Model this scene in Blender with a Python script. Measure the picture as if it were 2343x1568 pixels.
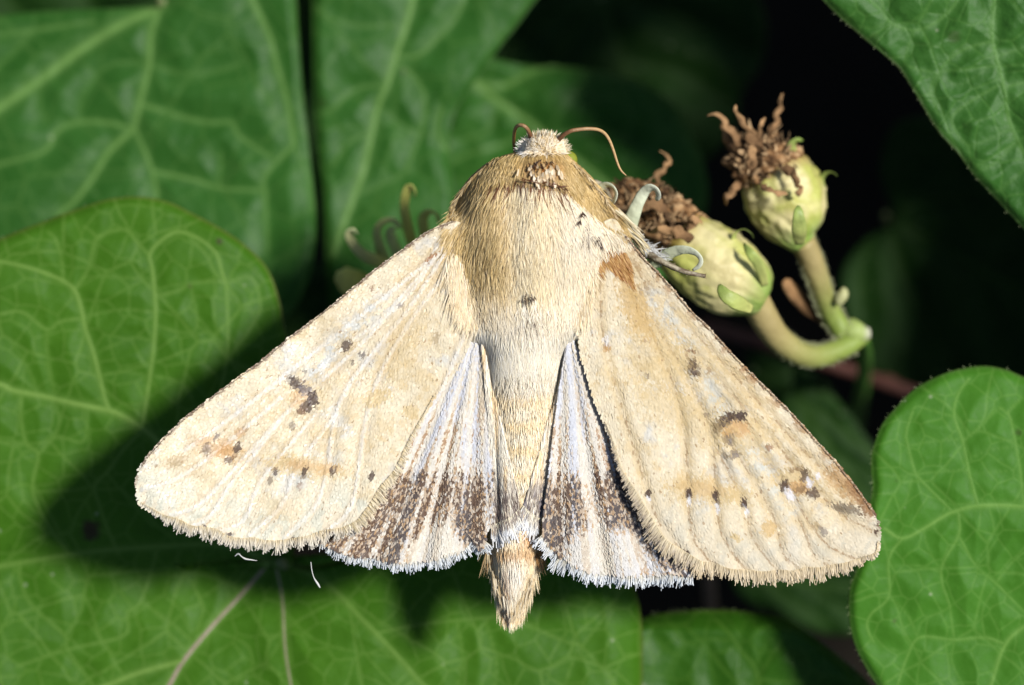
import bpy, math, random
import numpy as np
from mathutils import Vector

R = math.radians
rng = np.random.default_rng(7)
random.seed(7)
for o in list(bpy.data.objects):
    bpy.data.objects.remove(o, do_unlink=True)
scene = bpy.context.scene
COL = scene.collection

# ------------------------------------------------------------------ camera, sky, sun, exposure
# one unit is one centimetre; the lens looks straight down on the moth from 15 cm
scene.unit_settings.system = 'METRIC'
scene.unit_settings.scale_length = 0.01
CAM_H = 15.0
FRAME_W = 4.4                       # width of the view at the moth's height
K = FRAME_W / 2342.0                # photo sheet units (2342 x 1568) to centimetres
cam_d = bpy.data.cameras.new('camera')
cam = bpy.data.objects.new('camera', cam_d)
COL.objects.link(cam)
cam.location = (0, 0, CAM_H)
cam_d.sensor_width = 36
cam_d.lens = 36 * CAM_H / FRAME_W
cam_d.clip_start = 0.1
cam_d.clip_end = 500
cam_d.dof.use_dof = True
cam_d.dof.focus_distance = CAM_H - 0.10
cam_d.dof.aperture_fstop = 0.31
scene.camera = cam

SUN_EL, SUN_AZ = R(57), R(20)       # azimuth measured from +x towards +y
sd = Vector((math.cos(SUN_EL) * math.cos(SUN_AZ), math.cos(SUN_EL) * math.sin(SUN_AZ), math.sin(SUN_EL)))
world = bpy.data.worlds.new('World')
scene.world = world
world.use_nodes = True
nt = world.node_tree
nt.nodes.clear()
sky = nt.nodes.new('ShaderNodeTexSky')
sky.sky_type = 'NISHITA'
sky.sun_disc = False
sky.sun_elevation = SUN_EL
sky.sun_rotation = math.pi / 2 - SUN_AZ
bg = nt.nodes.new('ShaderNodeBackground')
bg.inputs['Strength'].default_value = 0.065
wo = nt.nodes.new('ShaderNodeOutputWorld')
nt.links.new(sky.outputs[0], bg.inputs[0])
nt.links.new(bg.outputs[0], wo.inputs[0])

sun_l = bpy.data.lights.new('sun', 'SUN')
sun_l.energy = 5.0
sun_l.angle = R(8.0)
sun_l.color = (1.0, 0.97, 0.92)
sun_o = bpy.data.objects.new('sun', sun_l)
COL.objects.link(sun_o)
sun_o.rotation_euler = sd.to_track_quat('Z', 'Y').to_euler()
sun_o.location = sd * 30

vs = scene.view_settings
vs.view_transform = 'Standard'
vs.look = 'None'
vs.exposure = 0.2
vs.gamma = 1.0
vs.use_curve_mapping = False
scene.render.engine = 'CYCLES'
scene.cycles.max_bounces = 8
scene.cycles.transparent_max_bounces = 8


# ------------------------------------------------------------------ helpers
def P(px, py, z):
    """Sheet coordinates and a height to centimetres."""
    px = np.asarray(px, float); py = np.asarray(py, float); z = np.asarray(z, float)
    px, py, z = np.broadcast_arrays(px, py, z)
    s = (CAM_H - z) / CAM_H
    return np.stack([(px - 1171) * K * s, (784 - py) * K * s, z], -1)


def C(r, g, b, gain=1.35):
    """8 bit colour seen in full sun to a base colour."""
    c = np.array([r, g, b], float) / 255
    c = np.where(c <= .04045, c / 12.92, ((c + .055) / 1.055) ** 2.4)
    return np.clip(c / gain, 0, .85)


def ss(a, b, x):
    t = np.clip((x - a) / (b - a), 0, 1)
    return t * t * (3 - 2 * t)


def _hash(ix, iy, seed):
    h = (ix * 374761393 + iy * 668265263 + seed * 974711) & 0xffffffff
    h = ((h ^ (h >> 13)) * 1274126177) & 0xffffffff
    h = h ^ (h >> 16)
    return (h & 0xffff) / 65535.0


def vn(x, y, seed=0):
    x = np.asarray(x, float); y = np.asarray(y, float)
    ix = np.floor(x).astype(np.int64); iy = np.floor(y).astype(np.int64)
    fx = x - ix; fy = y - iy
    fx = fx * fx * (3 - 2 * fx); fy = fy * fy * (3 - 2 * fy)
    a = _hash(ix, iy, seed); b = _hash(ix + 1, iy, seed)
    c = _hash(ix, iy + 1, seed); d = _hash(ix + 1, iy + 1, seed)
    return (a * (1 - fx) + b * fx) * (1 - fy) + (c * (1 - fx) + d * fx) * fy


def fbm(x, y, seed=0, octv=3):
    t = 0; a = 1; n = 0
    for i in range(octv):
        t = t + a * vn(x * 2 ** i, y * 2 ** i, seed + i * 17)
        n += a
        a *= .55
    return t / n


def mixc(a, b, t):
    t = np.asarray(t)[..., None]
    return a * (1 - t) + b * t


def spline(pts, n, closed=False):
    """Catmull-Rom through rows of any width, n samples evenly spread by length."""
    p = np.asarray(pts, float)
    if closed:
        q = np.vstack([p[-1], p, p[0], p[1]])
    else:
        q = np.vstack([2 * p[0] - p[1], p, 2 * p[-1] - p[-2]])
    out = []
    m = 14
    for i in range(len(q) - 3):
        t = np.linspace(0, 1, m, endpoint=False)[:, None]
        a, b, c, d = q[i], q[i + 1], q[i + 2], q[i + 3]
        out.append(.5 * (2 * b + (c - a) * t + (2 * a - 5 * b + 4 * c - d) * t ** 2 + (3 * b - a - 3 * c + d) * t ** 3))
    out.append(q[-2][None, :] if not closed else p[0][None, :])
    c = np.vstack(out)
    L = np.concatenate([[0], np.cumsum(np.linalg.norm(np.diff(c[:, :2], axis=0), axis=1) + 1e-9)])
    u = np.linspace(0, L[-1], n, endpoint=not closed)
    return np.stack([np.interp(u, L, c[:, k]) for k in range(c.shape[1])], 1)


def seg_dist(pts, poly, w=None):
    """Distance from points to a polyline, and the polyline's third column there."""
    a = poly[:-1, :2]; b = poly[1:, :2]
    ab = b - a
    l2 = (ab ** 2).sum(1) + 1e-9
    best = np.full(len(pts), 1e9); wid = np.zeros(len(pts))
    for i in range(len(a)):
        t = np.clip(((pts - a[i]) @ ab[i]) / l2[i], 0, 1)
        d = np.hypot(pts[:, 0] - a[i, 0] - t * ab[i, 0], pts[:, 1] - a[i, 1] - t * ab[i, 1])
        m = d < best
        best = np.where(m, d, best)
        if w is not None:
            wid = np.where(m, w[i] * (1 - t) + w[i + 1] * t, wid)
    return best, wid


def inside(px, py, poly):
    poly = np.asarray(poly, float)
    r = np.zeros(np.shape(px), bool)
    j = len(poly) - 1
    for i in range(len(poly)):
        xi, yi = poly[i, :2]; xj, yj = poly[j, :2]
        c = ((yi > py) != (yj > py)) & (px < (xj - xi) * (py - yi) / (yj - yi + 1e-12) + xi)
        r ^= c
        j = i
    return r


def grid_in(poly, step, jit=.5):
    poly = np.asarray(poly, float)
    x0, y0 = poly[:, :2].min(0); x1, y1 = poly[:, :2].max(0)
    xs, ys = np.meshgrid(np.arange(x0, x1, step), np.arange(y0, y1, step))
    xs = xs.ravel() + rng.uniform(-jit, jit, xs.size) * step
    ys = ys.ravel() + rng.uniform(-jit, jit, ys.size) * step
    m = inside(xs, ys, poly)
    return xs[m], ys[m]


def mesh(name, V, faces, mat, parent=None, col=None, mask=None, smooth=True, org=(0, 0, 0)):
    """faces: list of integer arrays (n, k). One mesh object."""
    V = np.asarray(V, float) - np.asarray(org, float)
    me = bpy.data.meshes.new(name)
    faces = [np.asarray(f, np.int32) for f in faces if len(f)]
    me.vertices.add(len(V))
    me.vertices.foreach_set('co', V.astype(np.float32).ravel())
    nl = sum(f.size for f in faces); nf = sum(len(f) for f in faces)
    me.loops.add(nl)
    me.loops.foreach_set('vertex_index', np.concatenate([f.ravel() for f in faces]))
    me.polygons.add(nf)
    tot = np.concatenate([np.full(len(f), f.shape[1], np.int32) for f in faces])
    st = np.concatenate([[0], np.cumsum(tot)[:-1]]).astype(np.int32)
    me.polygons.foreach_set('loop_start', st)
    me.polygons.foreach_set('loop_total', tot)
    if smooth:
        me.polygons.foreach_set('use_smooth', np.ones(nf, bool))
    me.update(calc_edges=True)
    for nm, arr in (('col', col), ('mask', mask)):
        if arr is not None:
            a = me.color_attributes.new(nm, 'FLOAT_COLOR', 'POINT')
            arr = np.asarray(arr, float)
            if arr.ndim == 1:
                arr = np.tile(arr, (len(V), 1))
            full = np.ones((len(V), 4), np.float32)
            full[:, :3] = arr
            a.data.foreach_set('color', full.ravel())
    me.validate()
    me.materials.append(mat)
    o = bpy.data.objects.new(name, me)
    COL.objects.link(o)
    if parent is not None:
        o.parent = parent
    else:
        o.location = org
    return o


def tag(o, label=None, cat=None, group=None, kind=None):
    for k, v in (('label', label), ('category', cat), ('group', group), ('kind', kind)):
        if v:
            o[k] = v
    return o


def thing(name, label, cat, loc, group=None):
    o = bpy.data.objects.new(name, None)
    COL.objects.link(o)
    o.empty_display_size = .2
    o.location = [float(v) for v in loc]
    return tag(o, label, cat, group)


def org_of(o):
    while o.parent is not None:
        o = o.parent
    return np.array(o.location)


# ------------------------------------------------------------------ materials
def new_mat(name):
    m = bpy.data.materials.new(name)
    m.use_nodes = True
    t = m.node_tree
    t.nodes.clear()
    out = t.nodes.new('ShaderNodeOutputMaterial')
    b = t.nodes.new('ShaderNodeBsdfPrincipled')
    t.links.new(b.outputs[0], out.inputs[0])
    return m, t, b, out


def N(t, typ, **kw):
    n = t.nodes.new(typ)
    for k, v in kw.items():
        if k in n.inputs:
            n.inputs[k].default_value = v
        else:
            setattr(n, k, v)
    return n


def math_n(t, op, a, b=None, clamp=False):
    n = t.nodes.new('ShaderNodeMath')
    n.operation = op
    n.use_clamp = clamp
    for i, v in enumerate((a, b)):
        if v is None:
            continue
        if isinstance(v, (int, float)):
            n.inputs[i].default_value = v
        else:
            t.links.new(v, n.inputs[i])
    return n.outputs[0]


def mix_n(t, fac, a, b):
    n = t.nodes.new('ShaderNodeMix')
    n.data_type = 'RGBA'
    for i, v in ((0, fac), (6, a), (7, b)):
        if isinstance(v, (int, float)):
            n.inputs[i].default_value = v
        elif isinstance(v, (tuple, list, np.ndarray)):
            n.inputs[i].default_value = (*[float(x) for x in v[:3]], 1)
        else:
            t.links.new(v, n.inputs[i])
    return n.outputs[2]


def attr_mat(name, rough=.5, spec=.4, var=.12, scale=30, bump=.0, bscale=60, trans=0.0, sheen=0.0, metal=0.0):
    """Colour from the mesh's own 'col' attribute, with grain and relief."""
    m, t, b, out = new_mat(name)
    at = N(t, 'ShaderNodeAttribute', attribute_name='col')
    tc = t.nodes.new('ShaderNodeTexCoord')
    nz = N(t, 'ShaderNodeTexNoise', Scale=scale, Detail=4.0)
    t.links.new(tc.outputs['Object'], nz.inputs['Vector'])
    k = math_n(t, 'ADD', math_n(t, 'MULTIPLY', nz.outputs[0], 2 * var), 1 - var)
    vm = N(t, 'ShaderNodeVectorMath', operation='SCALE')
    t.links.new(at.outputs['Color'], vm.inputs[0])
    t.links.new(k, vm.inputs['Scale'])
    t.links.new(vm.outputs[0], b.inputs['Base Color'])
    b.inputs['Roughness'].default_value = rough
    b.inputs['Specular IOR Level'].default_value = spec
    b.inputs['Sheen Weight'].default_value = sheen
    b.inputs['Metallic'].default_value = metal
    if bump:
        n2 = N(t, 'ShaderNodeTexNoise', Scale=bscale, Detail=5.0)
        t.links.new(tc.outputs['Object'], n2.inputs['Vector'])
        bn = N(t, 'ShaderNodeBump', Strength=bump, Distance=.02)
        t.links.new(n2.outputs[0], bn.inputs['Height'])
        t.links.new(bn.outputs[0], b.inputs['Normal'])
    if trans:
        tr = t.nodes.new('ShaderNodeBsdfTranslucent')
        t.links.new(vm.outputs[0], tr.inputs['Color'])
        mx = N(t, 'ShaderNodeMixShader')
        mx.inputs[0].default_value = trans
        t.links.new(b.outputs[0], mx.inputs[1])
        t.links.new(tr.outputs[0], mx.inputs[2])
        t.links.new(mx.outputs[0], out.inputs[0])
    return m


def leaf_mat(name, dark, light, vein, rim, rough=.42, spec=.45, cell=5.0, fine=.5, bump=.5, trans=.12, vmix=.75):
    m, t, b, out = new_mat(name)
    tc = t.nodes.new('ShaderNodeTexCoord')
    at = N(t, 'ShaderNodeAttribute', attribute_name='mask')
    sep = t.nodes.new('ShaderNodeSeparateColor')
    t.links.new(at.outputs['Color'], sep.inputs[0])
    # bent coordinates for the fine vein net
    wn = N(t, 'ShaderNodeTexNoise', Scale=cell * 1.1, Detail=2.0)
    t.links.new(tc.outputs['Object'], wn.inputs['Vector'])
    wv = N(t, 'ShaderNodeVectorMath', operation='SCALE')
    wv.inputs['Scale'].default_value = .26 / cell
    t.links.new(wn.outputs['Color'], wv.inputs[0])
    ad = N(t, 'ShaderNodeVectorMath', operation='ADD')
    t.links.new(tc.outputs['Object'], ad.inputs[0])
    t.links.new(wv.outputs[0], ad.inputs[1])
    nets = []
    for sc, wd in ((cell, .034), (cell * 3.1, .07)):
        v = N(t, 'ShaderNodeTexVoronoi', feature='DISTANCE_TO_EDGE', Scale=sc)
        v.voronoi_dimensions = '2D'
        t.links.new(ad.outputs[0], v.inputs['Vector'])
        mr = N(t, 'ShaderNodeMapRange', interpolation_type='SMOOTHSTEP')
        mr.inputs['From Min'].default_value = 0
        mr.inputs['From Max'].default_value = wd
        mr.inputs['To Min'].default_value = 1
        mr.inputs['To Max'].default_value = 0
        t.links.new(v.outputs['Distance'], mr.inputs['Value'])
        nets.append(mr.outputs[0])
    n1 = N(t, 'ShaderNodeTexNoise', Scale=2.2, Detail=4.0)
    n2 = N(t, 'ShaderNodeTexNoise', Scale=45.0, Detail=5.0)
    for n in (n1, n2):
        t.links.new(tc.outputs['Object'], n.inputs['Vector'])
    blend = math_n(t, 'ADD', math_n(t, 'MULTIPLY', n1.outputs[0], 1.1), math_n(t, 'MULTIPLY', n2.outputs[0], .5))
    blend = math_n(t, 'SUBTRACT', blend, .3, True)
    c = mix_n(t, blend, tuple(dark), tuple(light))
    net = math_n(t, 'MAXIMUM', math_n(t, 'MULTIPLY', nets[0], .5 * fine), math_n(t, 'MULTIPLY', nets[1], .42 * fine))
    va = math_n(t, 'MAXIMUM', net, sep.outputs[0])
    c = mix_n(t, math_n(t, 'MULTIPLY', va, vmix), c, tuple(vein))
    c = mix_n(t, sep.outputs[1], c, tuple(rim))
    # pale mealy flecks and a few brown ones
    vf = N(t, 'ShaderNodeTexVoronoi', feature='F1', Scale=9.0)
    t.links.new(tc.outputs['Object'], vf.inputs['Vector'])
    fl = N(t, 'ShaderNodeMapRange')
    fl.inputs['From Min'].default_value = .10
    fl.inputs['From Max'].default_value = .04
    t.links.new(vf.outputs['Distance'], fl.inputs['Value'])
    sf = t.nodes.new('ShaderNodeSeparateColor')
    t.links.new(vf.outputs['Color'], sf.inputs[0])
    pick = math_n(t, 'GREATER_THAN', sf.outputs[0], .80)
    c = mix_n(t, math_n(t, 'MULTIPLY', math_n(t, 'MULTIPLY', fl.outputs[0], pick), .45), c, (.33, .36, .24))
    c = mix_n(t, sep.outputs[2], c, (.035, .025, .012))
    t.links.new(c, b.inputs['Base Color'])
    b.inputs['Specular IOR Level'].default_value = spec
    rr = math_n(t, 'ADD', math_n(t, 'MULTIPLY', n2.outputs[0], .3), rough - .15)
    t.links.new(rr, b.inputs['Roughness'])
    h = math_n(t, 'ADD', math_n(t, 'MULTIPLY', n2.outputs[0], .35), math_n(t, 'MULTIPLY', net, -.5))
    n3 = N(t, 'ShaderNodeTexNoise', Scale=120.0, Detail=3.0)
    t.links.new(tc.outputs['Object'], n3.inputs['Vector'])
    h = math_n(t, 'ADD', h, math_n(t, 'MULTIPLY', n3.outputs[0], .25))
    bn = N(t, 'ShaderNodeBump', Strength=bump, Distance=.02)
    t.links.new(h, bn.inputs['Height'])
    t.links.new(bn.outputs[0], b.inputs['Normal'])
    tr = t.nodes.new('ShaderNodeBsdfTranslucent')
    t.links.new(mix_n(t, .35, c, (.16, .22, .01)), tr.inputs['Color'])
    mx = N(t, 'ShaderNodeMixShader')
    mx.inputs[0].default_value = trans
    t.links.new(b.outputs[0], mx.inputs[1])
    t.links.new(tr.outputs[0], mx.inputs[2])
    t.links.new(mx.outputs[0], out.inputs[0])
    return m


M_FUR = attr_mat('fur', rough=.5, spec=.4, var=.05, scale=20, trans=.12)
M_SCALE = attr_mat('wing_scales', rough=.42, spec=.45, var=.06, scale=25, trans=.1)
M_WING = attr_mat('wing_membrane', rough=.5, spec=.3, var=.1, scale=40, bump=.3, bscale=90)
M_BODY = attr_mat('body_skin', rough=.7, spec=.2, var=.15, scale=30)
M_PLANT = attr_mat('soft_plant', rough=.5, spec=.4, var=.16, scale=6, bump=.4, bscale=25, trans=.15)
M_DRY = attr_mat('dry_petals', rough=.85, spec=.12, var=.55, scale=14, bump=1.0, bscale=34)
M_HORN = attr_mat('antenna_and_legs', rough=.45, spec=.4, var=.2, scale=50, bump=.3, bscale=80)
M_EYE = attr_mat('moth_eye', rough=.2, spec=.6, var=.1, scale=60)

LG = 1.9
D = lambda *a: C(*a, gain=LG)
L_BIG = leaf_mat('leaf_yellow_green', D(60, 112, 16), D(88, 144, 32), D(160, 200, 100), D(120, 120, 60), rough=.55, spec=.14, cell=2.9, fine=.62, vmix=.72, bump=.22)
L_RIGHT = leaf_mat('leaf_fresh_green', D(70, 132, 30), D(90, 156, 46), D(156, 205, 100), D(92, 100, 62), rough=.55, spec=.14, cell=2.9, fine=.62, vmix=.68, bump=.2)
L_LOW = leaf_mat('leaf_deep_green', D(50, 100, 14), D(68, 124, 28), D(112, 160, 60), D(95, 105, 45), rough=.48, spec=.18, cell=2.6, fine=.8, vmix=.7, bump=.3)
L_TOP = leaf_mat('leaf_blue_green', D(54, 110, 34), D(78, 136, 50), D(120, 174, 80), D(80, 70, 50), rough=.5, spec=.25, cell=2.6, fine=.8, vmix=.75, bump=.5)
L_BACK = leaf_mat('leaf_mid_green', D(44, 98, 26), D(68, 126, 48), D(138, 185, 96), D(60, 90, 40), rough=.5, spec=.16, cell=2.0, fine=.4, vmix=.85, bump=.2)
L_DARK = leaf_mat('leaf_shade_green', D(26, 60, 12), D(38, 76, 18), D(74, 110, 45), D(40, 60, 30), rough=.6, spec=.12, cell=2.2, fine=.4)  # darker copy of the leaf green, deep shade put into its colour


# ------------------------------------------------------------------ builders
def tube(name, pts, mat, parent=None, col=(.1, .1, .1), n=60, sides=12, flat=1.0, bumpy=0.0, ribs=0.0, org=None, label=None, closed_tip=True, colf=None):
    """pts rows: px, py, z, radius (sheet units). Round or flattened tapered tube along a curve."""
    q = spline(pts, n)
    c3 = P(q[:, 0], q[:, 1], q[:, 2])
    r = np.clip(q[:, 3], .2, None) * K
    tan = np.gradient(c3, axis=0)
    tan /= np.linalg.norm(tan, axis=1)[:, None] + 1e-9
    up = np.array([0, 0, 1.0])
    V = []; CC = []
    prev = None
    for i in range(n):
        if prev is None:
            s = np.cross(tan[i], up)
            if np.linalg.norm(s) < .2:
                s = np.cross(tan[i], [1.0, 0, 0])
        else:
            s = prev - tan[i] * (prev @ tan[i])
        s /= np.linalg.norm(s) + 1e-9
        prev = s
        u = np.cross(s, tan[i])
        for j in range(sides):
            a = 2 * math.pi * j / sides
            k = 1 + bumpy * (fbm(np.array(i * .22), np.array(j * .9), 5) - .5)
            k += ribs * math.cos(a * 9 + .6 * math.sin(i * .2)) + ribs * .7 * math.cos(a * 4)
            V.append(c3[i] + (s * math.cos(a) + u * math.sin(a) * flat) * r[i] * k)
            if colf is not None:
                CC.append(colf(i / (n - 1), a))
    V = list(V)
    V.append(c3[0]); V.append(c3[-1])
    F = []
    for i in range(n - 1):
        for j in range(sides):
            j2 = (j + 1) % sides
            F.append((i * sides + j, i * sides + j2, (i + 1) * sides + j2, (i + 1) * sides + j))
    T = []
    for j in range(sides):
        j2 = (j + 1) % sides
        T.append((n * sides, j2, j)); T.append((n * sides + 1, (n - 1) * sides + j, (n - 1) * sides + j2))
    if colf is not None:
        CC.append(colf(0, 0)); CC.append(colf(1, 0))
        CC = np.array(CC)
    else:
        CC = np.array(col)
    if org is None:
        org = org_of(parent) if parent is not None else c3[0]
    o = mesh(name, V, [F, T], mat, parent, col=CC, org=org)
    if label:
        o['label'] = label
    return o


def strands(name, px, py, dx, dy, L, Wd, c0, c1, mat, parent, zf=None, z0=.0, lift=.02, bend=0.0, prof='taper', nseg=5, roll=.5, kind='stuff', org=None):
    """Many fine hairs (or long scales) as narrow tapered ribbons in one mesh."""
    n = len(px)
    px, py = np.asarray(px, float), np.asarray(py, float)
    f = lambda v: np.broadcast_to(np.asarray(v, float), (n,)).copy()
    L, Wd, z0, lift, bend = f(L), f(Wd), f(z0), f(lift), f(bend)
    nn = np.hypot(dx, dy) + 1e-9
    dx, dy = f(dx / nn), f(dy / nn)
    c0 = np.broadcast_to(c0, (n, 3)); c1 = np.broadcast_to(c1, (n, 3))
    s = np.linspace(0, 1, nseg)
    if prof == 'taper':
        w = np.array([.8, 1, .9, .6, .12]) if nseg == 5 else np.interp(s, [0, .3, 1], [.8, 1, .12])
    elif prof == 'spoon':
        w = np.interp(s, [0, .5, .85, 1], [.6, .7, 1.0, .75])
    elif prof == 'scale':
        w = np.interp(s, [0, .4, .8, 1], [.4, 1, 1, .55])
    ro = rng.normal(0, roll, n)
    V = np.zeros((n, nseg, 2, 3)); CC = np.zeros((n, nseg, 2, 3))
    for i in range(nseg):
        x = px + dx * L * s[i] - dy * bend * L * s[i] ** 2
        y = py + dy * L * s[i] + dx * bend * L * s[i] ** 2
        z = (zf(x, y) if zf is not None else 0) + z0 + lift * (s[i] * 1.6 - .6 * s[i] ** 2)
        ex, ey = -dy * Wd * w[i] * .5 * np.cos(ro), dx * Wd * w[i] * .5 * np.cos(ro)
        ez = Wd * w[i] * .5 * K * np.sin(ro)
        V[:, i, 0] = P(x + ex, y + ey, z + ez)
        V[:, i, 1] = P(x - ex, y - ey, z - ez)
        t = s[i]
        CC[:, i, 0] = CC[:, i, 1] = c0 * (1 - t) + c1 * t
    base = (np.arange(n) * nseg * 2)[:, None]
    F = np.concatenate([base + np.array([[2 * i, 2 * i + 1, 2 * i + 3, 2 * i + 2]]) for i in range(nseg - 1)], 0)
    if org is None:
        org = org_of(parent)
    o = mesh(name, V.reshape(-1, 3), [F], mat, parent, col=CC.reshape(-1, 3), org=org)
    if kind:
        o['kind'] = kind
    return o


def polar(outline, center, step, nmin=60):
    """Polar grid that fills a star-shaped outline: points, faces, and 0..1 distance from centre to rim."""
    o = np.asarray(outline, float)
    per = np.linalg.norm(np.diff(np.vstack([o, o[:1]]), axis=0), axis=1).sum()
    n = max(nmin, int(per / step))
    q = spline(o, n, True)
    c = np.asarray(center, float)
    rad = np.linalg.norm(q - c, axis=1).max()
    m = max(8, int(rad / step))
    t = (np.arange(1, m + 1) / m)
    pts = c + (q - c)[None] * t[:, None, None]
    pts = np.vstack([c[None], pts.reshape(-1, 2)])
    i = np.arange(n); j = (i + 1) % n
    tri = np.stack([np.zeros(n, int), 1 + i, 1 + j], 1)
    quads = []
    for k in range(m - 1):
        a = 1 + k * n
        quads.append(np.stack([a + i, a + n + i, a + n + j, a + j], 1))
    quads = np.vstack(quads)
    x, y = q[:, 0], -q[:, 1]
    if (x * np.roll(y, -1) - np.roll(x, -1) * y).sum() < 0:
        tri = tri[:, ::-1]; quads = quads[:, ::-1]
    rr = np.concatenate([[0], np.repeat(t, n)])
    return pts, [tri, quads], rr, q


def leaf(name, label, outline, center, zf, veins, mat, step=6, quilt=.03, groove=.012, rimw=5, group='leaves of the plant', vscale=1.0, blemish=(), stalk=None, main=(), thick=.018, cilia=0, cat='leaf'):
    """A leaf: the blade, its main ribs as raised parts, a stalk and edge hairs."""
    pts, F, rr, q = polar(outline, center, step)
    best = np.full(len(pts), 1e9); mask = np.zeros(len(pts))
    for v in veins:
        vp = np.array(v[0], float)
        w0, w1 = v[1], v[2]
        st = v[3] if len(v) > 3 else .8
        sp = spline(vp, max(8, int(len(vp) * 5)))
        w = np.linspace(w0, w1, len(sp)) * vscale
        d, ww = seg_dist(pts, sp, w)
        best = np.minimum(best, d)
        mask = np.maximum(mask, st * (np.exp(-(d / (ww * .55 + .1)) ** 2) * .75 + .3 * np.exp(-(d / (ww * 1.5)) ** 2)))
    dr, _ = seg_dist(pts, np.vstack([q, q[:1]]))
    mask *= .75 + .5 * fbm(pts[:, 0] / 60, pts[:, 1] / 60, 3)
    qf = fbm(pts[:, 0] / 55, pts[:, 1] / 55, 11) - .5

    def zz(p, b, d):
        return zf(p[:, 0], p[:, 1]) + quilt * (1 - np.exp(-(b / 38.) ** 2)) + quilt * .7 * (fbm(p[:, 0] / 55, p[:, 1] / 55, 11) - .5) + .035 * (fbm(p[:, 0] / 260, p[:, 1] / 260, 21) - .5) - .03 * np.exp(-(d / 12) ** 2)
    z = zz(pts, best, dr)
    rim = np.exp(-(dr / rimw) ** 2) * (.5 + .5 * fbm(pts[:, 0] / 40, pts[:, 1] / 40, 8))
    bl = np.zeros(len(pts))
    for (bx, by, br, bs) in blemish:
        d = np.hypot(pts[:, 0] - bx, pts[:, 1] - by) / br
        bl = np.maximum(bl, bs * ss(1.2, .5, d + .7 * (fbm(pts[:, 0] / 9, pts[:, 1] / 9, 4) - .5)))
    c3 = P(*center, float(np.mean(z)))
    root = thing(name, label, cat, c3, group)
    blade = mesh('blade', P(pts[:, 0], pts[:, 1], z), F, mat, root, mask=np.stack([np.clip(mask, 0, 1), rim * .8, bl], 1), org=c3)
    so = blade.modifiers.new('thickness', 'SOLIDIFY')
    so.thickness = thick; so.offset = -1
    # the main ribs stand proud as parts of their own
    for mi in main:
        v = veins[mi]
        n = 90
        sp = spline(np.array(v[0], float), n)
        keep = inside(sp[:, 0], sp[:, 1], q)
        sp = sp[keep]
        if len(sp) < 6:
            continue
        n = len(sp)
        w = np.linspace(v[1], v[2], n) * vscale * .62
        tan = np.gradient(sp, axis=0); tan /= np.linalg.norm(tan, axis=1)[:, None] + 1e-9
        nor = np.stack([-tan[:, 1], tan[:, 0]], 1)
        bb = np.full(n, 0.0)
        sides = np.array([-1, -.6, -.2, .2, .6, 1]); hh = np.array([-.25, .12, .3, .3, .12, -.25])
        V = []; MM = []
        for a, h in zip(sides, hh):
            pp = sp + nor * (w * a)[:, None]
            dd, _ = seg_dist(pp, np.vstack([q, q[:1]]))
            zr = zz(pp, np.abs(a) * w, dd)
            V.append(P(pp[:, 0], pp[:, 1], zr + h * w * K * .45))
            mv = v[3] if len(v) > 3 else .8
            MM.append(np.stack([np.full(n, (1 - .75 * abs(a) ** 2) * mv) * (.8 + .4 * fbm(pp[:, 0] / 30, pp[:, 1] / 30, 3)), np.zeros(n), np.zeros(n)], 1))
        V = np.vstack(V); MM = np.clip(np.vstack(MM), 0, 1)
        FF = []
        for a in range(5):
            i = np.arange(n - 1)
            FF.append(np.stack([a * n + i, a * n + i + 1, (a + 1) * n + i + 1, (a + 1) * n + i], 1))
        if len(v) > 4:
            mesh('leaf_vein', V, [np.vstack(FF)], M_PLANT, root, col=np.asarray(v[4]) * .8, org=c3)
        else:
            mesh('leaf_vein', V, [np.vstack(FF)], mat, root, mask=MM, org=c3)
    if stalk is not None:
        tube('leaf_stalk', stalk, M_PLANT, root, col=C(120, 135, 80), n=24, sides=8)
    if cilia:
        k = rng.integers(0, len(q), cilia)
        t = np.roll(q, -1, 0) - q
        nr = np.stack([t[:, 1], -t[:, 0]], 1)
        nr /= np.linalg.norm(nr, axis=1)[:, None] + 1e-9
        sgn = np.sign(((q - np.asarray(center)) * nr).sum(1).mean())
        nr *= sgn
        zq = zz(q, np.full(len(q), 50.), np.zeros(len(q)))
        kk = k
        strands('edge_hairs', q[kk, 0] - nr[kk, 0] * 2, q[kk, 1] - nr[kk, 1] * 2, nr[kk, 0] + rng.normal(0, .6, cilia), nr[kk, 1] + rng.normal(0, .6, cilia),
                rng.uniform(3, 10, cilia), rng.uniform(.8, 1.4, cilia), C(110, 130, 80), C(150, 160, 120), M_FUR, root, z0=zq[kk], lift=.01)
    return root


def z3(x, y):                                                           # zoom sheet to photo sheet
    return (x * .5015, 423.4 + y * .5015)


def zl(lst, f):
    return [f(*p) for p in lst]


def f1(x, y): return (x * .5015, y * .5015)
def f2(x, y): return (604.9 + x * .46467, y * .46467)
def f4(x, y): return (x * .6455, 1028 + y * .6455)
def f5(x, y): return (1391.2 + x * .5369, 725.8 + y * .5369)
def f6(x, y): return (1572.6 + x * .5399, y * .5399)
def f7(x, y): return (1754.0 + x * .4982, 786.3 + y * .4982)            # right leaf sheet
def f8(x, y): return (1391.2 + x * .2582, 1209.7 + y * .2582)           # low leaf sheet


# ================================================================== THE SETTING
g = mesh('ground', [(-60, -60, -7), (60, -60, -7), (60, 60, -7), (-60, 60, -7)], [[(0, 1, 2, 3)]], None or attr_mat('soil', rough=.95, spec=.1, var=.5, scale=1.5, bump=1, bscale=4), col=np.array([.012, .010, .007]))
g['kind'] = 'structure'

# ================================================================== LEAVES
def flat(z0, ax=0, ay=0, cx=1171, cy=784):
    return lambda x, y: z0 + ax * (x - cx) * K + ay * (y - cy) * K


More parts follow.
